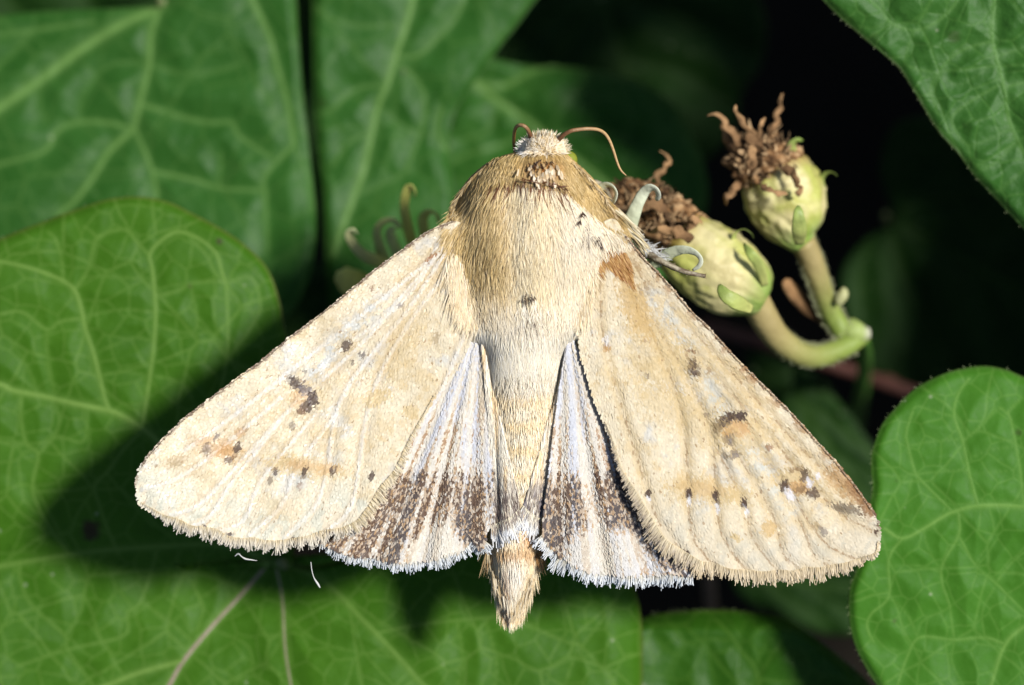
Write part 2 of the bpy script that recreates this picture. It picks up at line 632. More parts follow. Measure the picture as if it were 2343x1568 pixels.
# the big lobed leaf under the moth
big_out = [(655, 765), (640, 690), (612, 615), (560, 560), (500, 520), (440, 488), (385, 462), (320, 450), (250, 455), (170, 480), (90, 510), (0, 546), (-110, 600), (-220, 720),
           (-280, 900), (-270, 1080), (-240, 1250), (-260, 1420), (-220, 1600), (-90, 1740), (150, 1840), (420, 1880), (700, 1860), (980, 1880), (1220, 1840), (1400, 1740), (1462, 1600),
           (1470, 1500), (1468, 1420), (1455, 1355), (1425, 1300), (1380, 1262), (1300, 1240), (1180, 1240), (1050, 1255), (900, 1262), (790, 1280), (735, 1292), (690, 1292), (672, 1270), (680, 1200), (700, 1050), (690, 900)]
big_veins = [
    (zl([(-300, 860), (0, 910), (50, 935), (200, 965), (350, 1000), (500, 1030), (560, 1055), (640, 1105), (720, 1170), (900, 1380), (1150, 1680), (1235, 1715)], z3), 9, 13, .95),
    (zl([(0, 415), (150, 390), (350, 360), (570, 345), (760, 340), (960, 395)], f4)[::1], 8, 10, .6),
    ([(-150, 1310)] + zl([(0, 415)], f4), 6, 8, .6),
    (zl([(960, 395), (850, 520), (740, 640), (650, 750), (600, 836), (520, 980), (400, 1250)], f4), 9, 15, 1.0, C(168, 152, 130)),
    (zl([(650, 750), (500, 790), (380, 836), (200, 900)], f4), 11, 7, .8),
    (zl([(975, 400), (1000, 530), (1010, 700), (1030, 836), (1060, 1000), (1100, 1250)], f4), 7, 9, .8, C(160, 158, 120)),
    (zl([(1000, 400), (1150, 470), (1280, 600), (1340, 660), (1450, 780), (1500, 836), (1700, 1020)], f4), 10, 9, .6),
    (zl([(500, 1025), (480, 980), (430, 780), (390, 660), (370, 560), (340, 480), (290, 440), (200, 400), (100, 370), (0, 350), (-100, 350)], z3), 8, 5, .85),
    (zl([(650, 1090), (655, 1060), (680, 900), (700, 750), (710, 600), (705, 480), (695, 380), (685, 310), (760, 235), (830, 215), (930, 260), (990, 320), (1010, 390), (1030, 450)], z3), 7, 4, .8),
    (zl([(1010, 920), (1035, 790), (1040, 650), (1035, 500), (1030, 450)], z3), 5, 4, .6),
    (zl([(340, 480), (400, 390), (430, 270), (445, 240), (500, 215), (570, 205), (610, 240), (670, 310), (690, 320)], z3), 4, 4, .6),
    (zl([(290, 440), (280, 330), (255, 250), (220, 215)], z3), 4, 3, .6),
    (zl([(445, 240), (400, 200), (370, 190)], z3), 3, 2, .5),
    (zl([(1040, 795), (1170, 610), (1185, 520), (1160, 440), (1120, 420), (1030, 450)], z3), 4, 3, .5),
    (zl([(1040, 790), (1120, 830), (1250, 830)], z3), 4, 3, .5),
    (zl([(360, 610), (270, 625), (215, 660), (100, 580), (0, 590)], z3), 4, 4, .6),
    (zl([(215, 660), (215, 760), (250, 960)], z3), 4, 3, .45),
    (zl([(710, 510), (820, 480), (870, 450), (990, 440), (1030, 450)], z3), 4, 3, .5),
    (zl([(390, 600), (550, 570), (700, 580)], z3), 3, 3, .4),
    (zl([(430, 770), (600, 700), (690, 710)], z3), 3, 3, .35),
    (zl([(710, 640), (840, 675), (900, 640), (870, 450)], z3), 3, 3, .4),
    (zl([(900, 640), (1000, 710), (1035, 720)], z3), 3, 3, .35),
    (zl([(390, 420), (500, 420), (690, 430)], z3), 3, 3, .35),
    (zl([(490, 860), (580, 855), (690, 870)], z3), 3, 3, .3),
    (zl([(700, 870), (830, 905), (880, 980)], z3), 3, 3, .4),
    (zl([(50, 720), (110, 800), (160, 910), (170, 955)], z3), 3, 3, .35),
    (zl([(100, 950), (95, 1050), (120, 1180), (175, 1230), (150, 1400), (230, 1568), (330, 1700)], z3), 5, 4, .55),
    (zl([(175, 1230), (260, 1150), (380, 1170), (400, 1030)], z3), 4, 3, .45),
    (zl([(0, 1175), (100, 1175), (120, 1180)], z3), 3, 3, .4),
    (zl([(250, 980), (270, 1080), (250, 1160)], z3), 3, 3, .4),
    (zl([(640, 1130), (560, 1210), (490, 1310), (430, 1370), (450, 1450), (490, 1568), (540, 1680)], z3), 5, 4, .6),
    (zl([(430, 1370), (350, 1390), (160, 1400)], z3), 4, 3, .4),
    (zl([(490, 1320), (600, 1450), (700, 1560)], z3), 3, 3, .4),
    (zl([(1340, 650), (1500, 620), (1700, 600), (1800, 600), (2000, 680), (2060, 700), (2150, 800), (2200, 900)], f4), 5, 3, .45),
    (zl([(2060, 700), (2160, 570), (2200, 500)], f4), 3, 3, .35),
    (zl([(1960, 470), (1940, 520), (1900, 610)], f4), 3, 3, .3),
    (zl([(1940, 520), (2050, 525), (2150, 590)], f4), 3, 2, .3),
    (zl([(1620, 610), (1640, 760), (1600, 900)], f4), 4, 3, .35),
    (zl([(1720, 605), (1760, 760), (1740, 900)], f4), 3, 3, .35),
    (zl([(2050, 700), (2000, 836), (1960, 950)], f4), 3, 3, .35),
    (zl([(130, 140), (230, 330), (240, 370)], f4), 3, 3, .4),
    (zl([(75, 405), (70, 450), (110, 550), (230, 660), (240, 710), (330, 836), (380, 900)], f4), 4, 3, .45),
    (zl([(315, 370), (290, 560), (235, 655)], f4), 3, 3, .35),
    (zl([(560, 350), (500, 540), (450, 580), (440, 660), (240, 710), (60, 770)], f4), 4, 3, .5),
    (zl([(720, 345), (690, 480), (720, 560), (700, 640)], f4), 3, 3, .4),
    (zl([(500, 540), (600, 610), (690, 690)], f4), 3, 3, .35),
    (zl([(1000, 560), (1080, 650), (1180, 700), (1400, 740)], f4), 3, 3, .3),
    (zl([(760, 640), (880, 700), (900, 800), (960, 836)], f4), 3, 3, .35),
]


def big_z(x, y):
    z = -.76 - .10 * np.exp(-(((x - 640) / 260) ** 2 + ((y - 1270) / 160) ** 2))
    z = z - .10 * ss(480, 640, x) * ss(900, 560, y) - .05 * ss(560, 460, y) - .10 * ss(1120, 1330, y) * ss(800, 500, x)
    z = z - .10 * ss(1380, 1480, x) + .04 * ss(1300, 1560, y)
    return z


leaf('leaf', 'big yellow green lobed leaf lying under the left wing and the tail of the moth', big_out, (400, 1300), big_z, big_veins, L_BIG, vscale=.85, step=5.5, quilt=.018, main=(0, 1, 3, 4, 5, 6, 7, 8),
     blemish=((208, 1213, 26, .95), (502, 552, 8, .8), (435, 655, 6, .4)), stalk=[(640, 1285, -.86, 13), (700, 1330, -1.2, 14), (850, 1420, -2.6, 16), (1000, 1400, -5, 20), (1050, 1380, -7.0, 22)], cilia=160, thick=.015)

# bright leaf at the right edge
right_out = [(2342, 862), (2300, 845), (2250, 837), (2190, 845), (2140, 862), (2090, 890), (2050, 930), (2020, 965), (2004, 1000), (1992, 1040), (1992, 1080), (1995, 1112), (1989, 1150), (1985, 1200),
             (1975, 1260), (1956, 1310), (1943, 1345), (1940, 1380), (1943, 1430), (1956, 1480), (1980, 1530), (2004, 1568), (2060, 1650), (2170, 1720), (2330, 1740), (2500, 1680), (2620, 1540), (2660, 1340), (2620, 1120), (2520, 950), (2430, 890)]
right_veins = [
    (zl([(540, 850), (620, 895), (720, 850), (800, 800), (850, 775), (970, 745), (1180, 750), (1500, 800)], f7), 5, 11, .85),
    (zl([(850, 770), (700, 620), (680, 590), (650, 480), (640, 410), (670, 310)], f7), 5, 3, .6),
    (zl([(970, 745), (930, 600), (900, 450), (860, 330), (880, 230), (930, 160)], f7), 6, 3, .7),
    (zl([(1180, 740), (1160, 560), (1120, 350), (1105, 320), (1170, 250)], f7), 6, 3, .6),
    (zl([(895, 450), (960, 400), (1060, 300), (1105, 325)], f7), 4, 3, .5),
    (zl([(855, 335), (800, 320), (700, 290), (670, 300)], f7), 3, 2, .45),
    (zl([(690, 600), (780, 590), (930, 580)], f7), 3, 2, .4),
    (zl([(690, 600), (600, 610), (520, 600)], f7), 3, 2, .35),
    (zl([(665, 620), (640, 720), (570, 810), (540, 850)], f7), 3, 2, .4),
    (zl([(650, 470), (760, 450), (880, 440)], f7), 2.5, 2, .35),
    (zl([(940, 600), (1040, 590), (1160, 580)], f7), 2.5, 2, .35),
    (zl([(1150, 470), (1020, 490), (950, 520)], f7), 2.5, 2, .3),
    (zl([(880, 780), (880, 880), (800, 1040), (840, 1210)], f7), 5, 3, .6),
    (zl([(885, 890), (960, 1020), (1050, 1100), (1180, 1230)], f7), 4, 3, .5),
    (zl([(1060, 1090), (1120, 1010), (1180, 960)], f7), 4, 3, .45),
    (zl([(620, 895), (560, 990), (560, 1160), (480, 1240), (460, 1300), (490, 1370)], f7), 5, 3, .65),
    (zl([(560, 1160), (640, 1240), (690, 1340)], f7), 3, 3, .4),
    (zl([(800, 1050), (700, 1020), (570, 1020)], f7), 3, 2, .4),
    (zl([(1400, 1150), (1180, 1300), (1090, 1390), (1030, 1568), (980, 1750)], f7), 9, 5, .8),
    (zl([(1090, 1380), (1000, 1350), (860, 1360), (700, 1350), (640, 1450), (600, 1568)], f7), 6, 3, .65),
    (zl([(860, 1360), (840, 1210)], f7), 4, 3, .5),
    (zl([(1000, 1350), (990, 1230), (1050, 1110)], f7), 3, 2, .4),
    (zl([(860, 1370), (850, 1460), (900, 1568)], f7), 3, 2, .4),
    (zl([(690, 1340), (720, 1270), (840, 1215)], f7), 2.5, 2, .35),
    (zl([(490, 1370), (560, 1400), (650, 1420)], f7), 2.5, 2, .3),
    (zl([(720, 860), (740, 940), (800, 1040)], f7), 2.5, 2, .35),
    (zl([(1020, 750), (1040, 870), (960, 1010)], f7), 2.5, 2, .35),
]
leaf('leaf', 'fresh green round lobed leaf at the right edge beside the tip of the right wing', right_out, (2250, 1290),
     lambda x, y: -.40 - .03 * ss(960, 850, y) + .03 * np.cos((y - 1160) / 130), right_veins, L_RIGHT, vscale=.85, step=5.5, quilt=.018, main=(0, 1, 2, 12, 15, 18, 19),
     blemish=((2050, 1100, 4, .3), (2046, 1421, 5, .5), (2330, 990, 8, .5)), stalk=[(2500, 1160, -.4, 14), (2560, 1200, -1.5, 15), (2400, 1300, -4, 18), (2100, 1300, -7, 22)], cilia=240, thick=.015)

# deep green leaf at the bottom
low_out = [(1430, 1450), (1475, 1412), (1540, 1400), (1650, 1395), (1740, 1403), (1790, 1415), (1830, 1436), (1880, 1470), (1935, 1515), (1985, 1560), (2040, 1640), (2060, 1760), (1960, 1880), (1760, 1940), (1560, 1900), (1430, 1780), (1385, 1620), (1395, 1520)]
low_veins = [
    (zl([(940, 800), (1000, 850), (1120, 990), (1180, 1090), (1280, 1200), (1330, 1340), (1350, 1500), (1400, 1800)], f8), 4, 8, .7),
    (zl([(1120, 990), (860, 980), (690, 1010), (560, 840), (480, 790)], f8), 4, 3, .45),
    (zl([(1130, 980), (1200, 860), (1240, 800)], f8), 3, 2, .35),
    (zl([(690, 1010), (630, 1120), (500, 1060), (420, 970)], f8), 3, 3, .4),
    (zl([(630, 1120), (560, 1280), (520, 1450)], f8), 3, 3, .3),
    (zl([(870, 980), (900, 1180), (960, 1387), (980, 1500)], f8), 3, 3, .35),
    (zl([(1300, 1200), (1380, 1050), (1430, 980), (1520, 1000)], f8), 3, 2, .4),
    (zl([(1340, 1340), (1700, 1350), (1780, 1240), (1740, 1100), (1680, 1050)], f8), 4, 3, .5),
    (zl([(1780, 1240), (1920, 1300), (2050, 1330), (2150, 1387)], f8), 3, 3, .45),
    (zl([(2050, 1280), (2180, 1340), (2230, 1387)], f8), 3, 2, .4),
]
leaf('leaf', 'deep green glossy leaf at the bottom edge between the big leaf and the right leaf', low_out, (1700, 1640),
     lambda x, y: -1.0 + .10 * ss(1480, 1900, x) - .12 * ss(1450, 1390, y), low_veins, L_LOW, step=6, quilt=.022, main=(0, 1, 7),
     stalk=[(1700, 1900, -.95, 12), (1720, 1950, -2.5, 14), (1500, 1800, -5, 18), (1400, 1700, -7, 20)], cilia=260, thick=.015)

# puckered leaf in the top right corner
top_out = [(1860, -30), (1880, 0), (1918, 38), (1990, 100), (2050, 150), (2075, 185), (2105, 235), (2145, 300), (2190, 350), (2225, 400), (2275, 455), (2345, 530), (2450, 640), (2580, 680), (2720, 560), (2780, 330), (2740, 60), (2600, -180), (2380, -300), (2120, -290), (1930, -180)]
top_veins = [
    (zl([(1310, -300), (1300, 0), (1290, 150), (1310, 250), (1340, 370), (1360, 500), (1400, 600), (1450, 690), (1560, 860)], f6), 10, 6, .75),
    (zl([(1290, 175), (1150, 220), (1060, 310), (1030, 390), (1060, 460)], f6), 5, 3, .55),
    (zl([(800, -60), (820, 0), (850, 90), (960, 130), (1060, 90), (1130, 20), (1180, -80)], f6), 5, 5, .6),
    (zl([(850, 95), (780, 120), (720, 110)], f6), 3, 2, .4),
    (zl([(960, 130), (920, 260), (960, 290), (1055, 310)], f6), 3, 3, .5),
    (zl([(1340, 350), (1200, 430), (1120, 500), (1150, 580), (1190, 620)], f6), 5, 3, .55),
    (zl([(1120, 500), (1060, 480), (1030, 390)], f6), 3, 3, .4),
    (zl([(1400, 600), (1290, 700), (1240, 720)], f6), 4, 3, .5),
    (zl([(1190, 620), (1280, 590), (1375, 540)], f6), 3, 3, .4),
    (zl([(1190, 620), (1210, 690), (1290, 705)], f6), 3, 3, .4),
    (zl([(1340, 370), (1425, 350), (1600, 300)], f6), 5, 4, .5),
    (zl([(1310, 240), (1425, 200), (1560, 120)], f6), 4, 3, .4),
    (zl([(1450, 700), (1330, 800), (1300, 820)], f6), 4, 3, .4),
    (zl([(1180, -80), (1290, 80)], f6), 3, 2, .3),
    (zl([(1060, 310), (1160, 360), (1310, 260)], f6), 2.5, 2, .3),
]
leaf('leaf', 'puckered blue green leaf hanging in the top right corner', top_out, (2380, 140), lambda x, y: -.48 + .10 * ((x - 2100) * .6 - (y - 250) * .5) * K, top_veins, L_TOP,
     step=5.5, quilt=.04, main=(0, 1, 2, 5), blemish=((2000, 88, 14, .2), (2183, 85, 16, .35)), stalk=[(2540, 560, -.4, 14), (2600, 700, -2, 16), (2300, 760, -5, 20), (2100, 800, -7, 22)], cilia=180, thick=.015)

# blurred leaf in the top left corner
tl_out = [(-160, 45), (0, 33), (120, 24), (240, 19), (320, 16), (360, 12), (372, -30), (420, -140), (540, -180), (650, -120), (674, -40), (678, 0), (688, 150), (697, 250), (708, 340), (718, 425), (724, 500), (722, 570), (700, 660), (640, 740), (500, 800), (250, 820), (0, 780), (-200, 640), (-260, 380), (-220, 160)]
tl_veins = [
    (zl([(740, 20), (720, 40), (560, 110), (380, 220), (180, 370), (0, 490), (-300, 680)], f1), 15, 15, .95),
    (zl([(735, 20), (690, 150), (680, 300), (650, 420), (610, 590)], f1), 11, 11, .8),
    (zl([(610, 590), (500, 690), (430, 800), (340, 920), (280, 970), (200, 1100)], f1), 11, 7, .8),
    (zl([(620, 600), (690, 770), (715, 900), (720, 1050)], f1), 8, 6, .7),
    (zl([(610, 590), (480, 560), (350, 560), (260, 600), (200, 690), (0, 750), (-200, 800)], f1), 8, 6, .6),
    (zl([(655, 480), (850, 540), (960, 560), (1060, 560), (1090, 620), (1240, 720)], f1), 7, 5, .6),
    (zl([(690, 300), (850, 340), (1010, 320), (1100, 290)], f1), 6, 4, .4),
    (zl([(690, 780), (880, 820), (1010, 860), (1200, 870)], f1), 7, 5, .6),
    (zl([(800, -300), (1100, -100), (1150, 0), (1230, 170), (1260, 290), (1310, 470), (1340, 660)], f1), 10, 8, .7),
    (zl([(1340, 660), (1210, 800), (1210, 900), (1220, 1150)], f1), 7, 5, .6),
    (zl([(1345, 670), (1400, 800), (1430, 950)], f1), 5, 4, .4),
    (zl([(0, 160), (150, 140), (430, 100)], f1), 7, 6, .5),
    (zl([(150, 140), (60, 240), (-40, 330)], f1), 6, 5, .4),
    (zl([(680, 290), (500, 300), (380, 430), (360, 550)], f1), 5, 4, .35),
    (zl([(190, 370), (180, 460), (210, 560)], f1), 5, 4, .35),
    (zl([(1010, 700), (1000, 860)], f1), 5, 4, .4),
]
leaf('leaf', 'blurred mid green veined leaf in the top left corner beside the thin dark gap', tl_out, (330, 380), flat(-1.7, .08, .1, 360, 300), tl_veins, L_BACK, step=8, quilt=.03, main=(0, 1, 2, 3, 4, 8), vscale=.95,
     stalk=[(370, 10, -1.75, 13), (380, -80, -2.4, 14), (460, 60, -5, 18), (500, 200, -7, 20)], thick=.02)

# blurred leaf behind the head
tm_out = [(706, -60), (712, 0), (714, 90), (716, 186), (722, 290), (730, 372), (738, 440), (742, 520), (745, 640), (765, 740), (840, 800), (940, 760), (1010, 640), (1040, 480), (1030, 340), (1040, 260), (1088, 186), (1144, 107), (1206, 26), (1260, -70), (1200, -200), (1000, -280), (800, -220)]
tm_veins = [
    (zl([(760, -200), (730, 0), (690, 150), (650, 260), (610, 400), (560, 520), (530, 650), (490, 830), (440, 970), (400, 1080), (340, 1250)], f2), 9, 10, .95),
    (zl([(660, 280), (760, 270), (860, 180), (940, 90), (1000, -50)], f2), 6, 5, .55),
    (zl([(645, 300), (750, 400), (790, 500), (770, 650), (700, 830)], f2), 6, 4, .5),
    (zl([(605, 420), (450, 440), (330, 540), (260, 560)], f2), 6, 4, .45),
    (zl([(535, 650), (420, 700), (330, 820)], f2), 6, 4, .45),
    (zl([(560, 520), (680, 620), (760, 660)], f2), 5, 4, .4),
    (zl([(700, 120), (480, 130), (330, 90), (240, 20)], f2), 5, 4, .4),
    (zl([(870, 540), (850, 630), (880, 720), (980, 790)], f2), 7, 5, .6),
    (zl([(450, 960), (600, 900), (720, 830)], f2), 5, 4, .35),
]
leaf('leaf', 'blurred green leaf with one long pale midrib standing behind the left antenna', tm_out, (890, 280), flat(-1.8, -.05, .05, 880, 300), tm_veins, L_BACK, step=8, quilt=.03, main=(0, 1, 2), vscale=.95,
     blemish=((738, 236, 12, .35), (924, 163, 5, .9)), stalk=[(800, 740, -1.85, 12), (820, 800, -3, 14), (860, 700, -5, 18), (880, 600, -7, 20)], thick=.02)

# leaf below and to the right of it, half in shade
sh_out = [(985, 215), (1040, 150), (1100, 130), (1200, 150), (1340, 160), (1490, 200), (1580, 300), (1620, 450), (1560, 600), (1400, 720), (1200, 780), (960, 740), (860, 640), (860, 500), (920, 380), (960, 290)]
sh_veins = [
    (zl([(1030, 400), (1150, 500), (1300, 600), (1400, 680), (1600, 840), (1850, 1050)], f2), 10, 7, .9),
    (zl([(1040, 410), (1180, 425), (1330, 350), (1500, 330), (1750, 380)], f2), 8, 5, .7),
    (zl([(1030, 410), (930, 460), (870, 540), (850, 640), (760, 900)], f2), 8, 6, .75),
    (zl([(1300, 610), (1200, 700), (1000, 760), (880, 820)], f2), 6, 5, .45),
    (zl([(1150, 500), (1100, 640), (960, 700)], f2), 5, 4, .4),
    (zl([(1400, 680), (1600, 640), (1800, 680)], f2), 5, 4, .4),
]
leaf('leaf', 'dim green leaf with three spreading pale veins just above the head of the moth', sh_out, (1220, 400), flat(-2.42, .05, .0, 1200, 400), sh_veins, L_BACK, step=9, quilt=.05, main=(0, 1, 2), vscale=.95,
     stalk=[(1000, 215, -2.46, 12), (960, 240, -3.4, 14), (900, 300, -5, 18), (880, 320, -7, 20)], thick=.02)

# leaves deep in the shade
def generic(seed, cx, cy, rx, ry, rot):
    r = random.Random(seed)
    out = []
    for i in range(22):
        a = 2 * math.pi * i / 22
        k = 1 + .10 * math.cos(3 * a + seed) + r.uniform(-.05, .05) - .22 * math.exp(-((a - math.pi) / .25) ** 2)
        x, y = rx * math.cos(a) * k, ry * math.sin(a) * k
        out.append((cx + x * math.cos(rot) - y * math.sin(rot), cy + x * math.sin(rot) + y * math.cos(rot)))
    L = lambda x, y: (cx + x * math.cos(rot) - y * math.sin(rot), cy + x * math.sin(rot) + y * math.cos(rot))
    b = (-.72 * rx, 0)
    v = [([L(*b), L(0, 6), L(.5 * rx, -4), L(.96 * rx, 0)], 12, 5, .8)]
    for s in (-1, 1):
        v.append(([L(*b), L(-.4 * rx, .35 * s * ry), L(.1 * rx, .72 * s * ry), L(.3 * rx, .85 * s * ry)], 9, 4, .7))
        v.append(([L(*b), L(-.7 * rx, .4 * s * ry), L(-.5 * rx, .78 * s * ry)], 7, 4, .6))
        v.append(([L(-.1 * rx, 2), L(.2 * rx, .3 * s * ry), L(.6 * rx, .55 * s * ry)], 6, 3, .5))
    return out, v


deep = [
    ('added dark leaf deep behind the top edge of the top left leaf', 160, -120, 420, 330, .4, -3.4),  # put in to keep the strip above that leaf black
    ('added dark leaf deep below the gap between the two blurred top leaves', 720, 120, 330, 420, 1.3, -4.0),  # put in to keep this gap dark
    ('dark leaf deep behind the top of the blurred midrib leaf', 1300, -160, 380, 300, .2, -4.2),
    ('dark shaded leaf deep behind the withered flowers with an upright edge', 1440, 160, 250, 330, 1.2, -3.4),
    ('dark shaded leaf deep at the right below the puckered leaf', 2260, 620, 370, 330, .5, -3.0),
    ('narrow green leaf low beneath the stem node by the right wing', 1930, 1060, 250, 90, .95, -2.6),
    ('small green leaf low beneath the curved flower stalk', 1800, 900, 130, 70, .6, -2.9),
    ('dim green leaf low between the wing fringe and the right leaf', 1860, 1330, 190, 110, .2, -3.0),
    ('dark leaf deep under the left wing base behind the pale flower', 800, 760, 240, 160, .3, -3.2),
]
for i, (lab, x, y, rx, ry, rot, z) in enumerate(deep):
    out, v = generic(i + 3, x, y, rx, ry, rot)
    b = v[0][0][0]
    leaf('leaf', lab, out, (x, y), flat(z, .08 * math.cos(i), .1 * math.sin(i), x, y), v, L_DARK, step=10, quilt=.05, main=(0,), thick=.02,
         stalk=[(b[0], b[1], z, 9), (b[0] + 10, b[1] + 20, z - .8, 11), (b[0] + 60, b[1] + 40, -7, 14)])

# unseen leaves added beyond the frame to block the sun and keep the depths dark
beyond = [(2960, -120, 420, 360, 2.6, -.5), (2700, -480, 430, 380, 2.0, -.9), (3150, 480, 420, 360, 2.9, -.9), (2050, -560, 430, 320, 1.4, -1.1), (1560, -480, 380, 300, 1.6, -1.5), (2950, 980, 360, 340, 3.0, -1.3), (2680, 760, 260, 220, 3.0, -2.4),
          (3400, -420, 430, 400, 2.2, -.8), (3750, 60, 460, 400, 2.8, -.6), (3900, 560, 440, 380, 3.2, -1.0), (3500, 900, 420, 380, 2.9, -1.4), (3200, -820, 460, 380, 1.9, -1.2), (4200, 200, 420, 400, 2.6, -.9), (3000, -200, 640, 560, 2.6, -4.0), (3500, 300, 640, 560, 2.9, -4.2), (2500, -700, 640, 520, 1.7, -4.1), (3900, -500, 640, 560, 2.2, -3.8)]
for i, (x, y, rx, ry, rot, z) in enumerate(beyond):
    out, v = generic(i + 13, x, y, rx, ry, rot)
    b = v[0][0][0]
    leaf('leaf', 'added green leaf beyond the upper right edge of the view that shades the depths', out, (x, y), flat(z, .1 * math.cos(i), .1, x, y), v, L_BACK, step=16, quilt=.05, main=(0,), thick=.02,
         stalk=[(b[0], b[1], z, 11), (b[0] + 10, b[1] + 20, z - 1.2, 13), (b[0] + 60, b[1] + 40, -7, 18)], group='added shading leaves beyond the edge of the view')

# ================================================================== STEMS
t = thing('plant_stem', 'reddish plant stem crossing the dark gap beside the right leaf', 'stem', P(1900, 800, -2.2), 'plant stems')
tube('stem', [(1600, 740, -3.0, 16), (1760, 790, -2.95, 17), (1950, 850, -2.9, 18), (2120, 905, -2.8, 17), (2400, 960, -2.9, 17), (2700, 900, -7, 20)], M_PLANT, t, col=C(112, 72, 62), n=40)
tube('stem_joint', [(2010, 870, -2.87, 17), (2030, 875, -2.85, 22), (2050, 882, -2.84, 17)], M_PLANT, t, col=C(116, 76, 62), n=10)
t = thing('plant_stem', 'upright shaded stem in the gap below the right hindwing', 'stem', P(1620, 1350, -2.6), 'plant stems')
tube('stem', [(1600, 1000, -3.0, 18), (1612, 1200, -2.7, 18), (1625, 1370, -2.5, 18), (1640, 1600, -2.6, 18), (1600, 1900, -7, 22)], M_PLANT, t, col=C(110, 90, 72), n=40)
tube('stem_joint', [(1612, 1200, -2.7, 18), (1614, 1222, -2.68, 24), (1616, 1244, -2.66, 18)], M_PLANT, t, col=C(120, 100, 72), n=10)


# ================================================================== WITHERED FLOWER SPRIG
def g5(x, y): return (1330.7 + x * .4629, 181.5 + y * .4629)


def gp(lst, z):
    o = []
    for i, p in enumerate(lst):
        zz = z[i] if isinstance(z, (list, tuple)) else z
        o.append((*g5(p[0], p[1]), zz, p[2] * .4629))
    return o


sprig = thing('flower_sprig', 'green curved sprig of two withered flowers with cream cups and brown shrivelled petals', 'flower', P(1950, 765, -.95))
cream, ygreen, lgreen = C(238, 226, 165), C(205, 208, 110), C(132, 178, 66)


def stalk_col(t, a):
    k = ss(.15, .9, t)
    c = C(186, 168, 112) * (1 - k) + C(150, 172, 80) * k
    return c


def cup_col(seed):
    def f(t, a):
        n = float(fbm(np.array(a * 1.6), np.array(t * 4.0), seed))
        c = mixc(cream, ygreen, ss(.35, .75, n))
        g_ = ss(.35, .0, t) * .8
        c = mixc(c, lgreen, g_ * ss(.25, .6, n + .2))
        c = mixc(c, C(190, 170, 110), .5 * ss(.5, .9, math.sin(a * 5) * .5 + .5) * .5)
        return mixc(c, C(180, 130, 60), ss(.8, 1.0, t) * .7)
    return f


def wobble(pts, amt):
    if not amt:
        return pts
    q = spline(np.array(pts, float), len(pts) * 2 + 1)
    q[1:-1, :2] += np.array([[random.gauss(0, amt), random.gauss(0, amt)] for _ in range(len(q) - 2)])
    q[1:-1, 2] += np.array([random.gauss(0, amt * K) for _ in range(len(q) - 2)])
    q[1:-1, 3] *= np.array([random.uniform(.6, 1.35) for _ in range(len(q) - 2)])
    return [tuple(p) for p in q]


def ribbon_petal(name, pts, mat, parent, c, n=16, label=None, seed=1, ws=1.0, fl=.32, bm=.25, wob=0):
    """Curled strap with a hollow face; pts rows px, py, z, halfwidth."""
    return tube(name, wobble([(*p[:3], p[3] * ws) for p in pts], wob), mat, parent, n=n, sides=10, flat=fl, bumpy=bm, colf=lambda t, a: (np.asarray(c[0]) * (1 - t) + np.asarray(c[1]) * t) * (.62 + .76 * float(fbm(np.array(t * 5. + pts[0][0] * .07), np.array(a * .9), 61))), label=label)


# upper cup
cup1 = tube('flower_cup', gp([(1105, 815, 66), (1085, 790, 92), (1062, 740, 148), (1035, 670, 188), (1008, 600, 205), (985, 540, 205), (960, 480, 190), (945, 450, 165), (935, 435, 120)], -.72), M_PLANT, sprig, n=44, sides=72, bumpy=.2, ribs=.012, colf=cup_col(3))
cup2 = tube('flower_cup', gp([(905, 1095, 70), (880, 1080, 114), (820, 1035, 166), (740, 985, 200), (650, 925, 206), (560, 860, 192), (490, 800, 168), (450, 770, 130)], -.62), M_PLANT, sprig, n=44, sides=72, bumpy=.16, ribs=.010, colf=cup_col(9))
tube('flower_stalk', gp([(1090, 800, 66), (1125, 870, 64), (1165, 980, 62), (1200, 1080, 58), (1245, 1180, 56), (1300, 1262, 60)], [-.76, -.8, -.86, -.92, -.96, -.98]), M_PLANT, sprig, n=40, colf=stalk_col, sides=14)
tube('flower_stalk', gp([(850, 1080, 78), (900, 1180, 76), (965, 1275, 70), (1060, 1345, 66), (1150, 1368, 64), (1250, 1345, 58), (1340, 1300, 52), (1400, 1262, 40)], [-.66, -.7, -.76, -.82, -.88, -.93, -.97, -1.0]), M_PLANT, sprig, n=50, colf=stalk_col, sides=14)
tube('node', gp([(1270, 1250, 40), (1310, 1245, 64), (1350, 1250, 66), (1390, 1255, 50), (1425, 1252, 28)], -.97), M_PLANT, sprig, n=16, bumpy=.4, colf=lambda t, a: mixc(C(176, 196, 110), C(214, 214, 190), ss(.7, 1, t)))
tube('bud_scale', gp([(1262, 1110, 20), (1285, 1075, 30), (1292, 1050, 26), (1288, 1030, 10)], -.86), M_PLANT, sprig, n=12, col=C(196, 196, 140))
tube('dry_bract', gp([(1190, 1200, 18), (1110, 1130, 34), (1050, 1060, 42), (1015, 1015, 36), (1000, 995, 14)], [-1.0, -.98, -.95, -.92, -.9]), M_DRY, sprig, n=18, flat=.4, bumpy=.4, colf=lambda t, a: mixc(C(84, 62, 40), C(176, 136, 94), ss(.3, .8, t)))
tube('main_stem', gp([(1385, 1275, 40), (1397, 1350, 42), (1395, 1450, 42), (1370, 1600, 42), (1300, 1900, 50)], [-1.02, -1.6, -2.3, -3.4, -7]), M_PLANT, sprig, n=40, colf=lambda t, a: C(78, 124, 44))
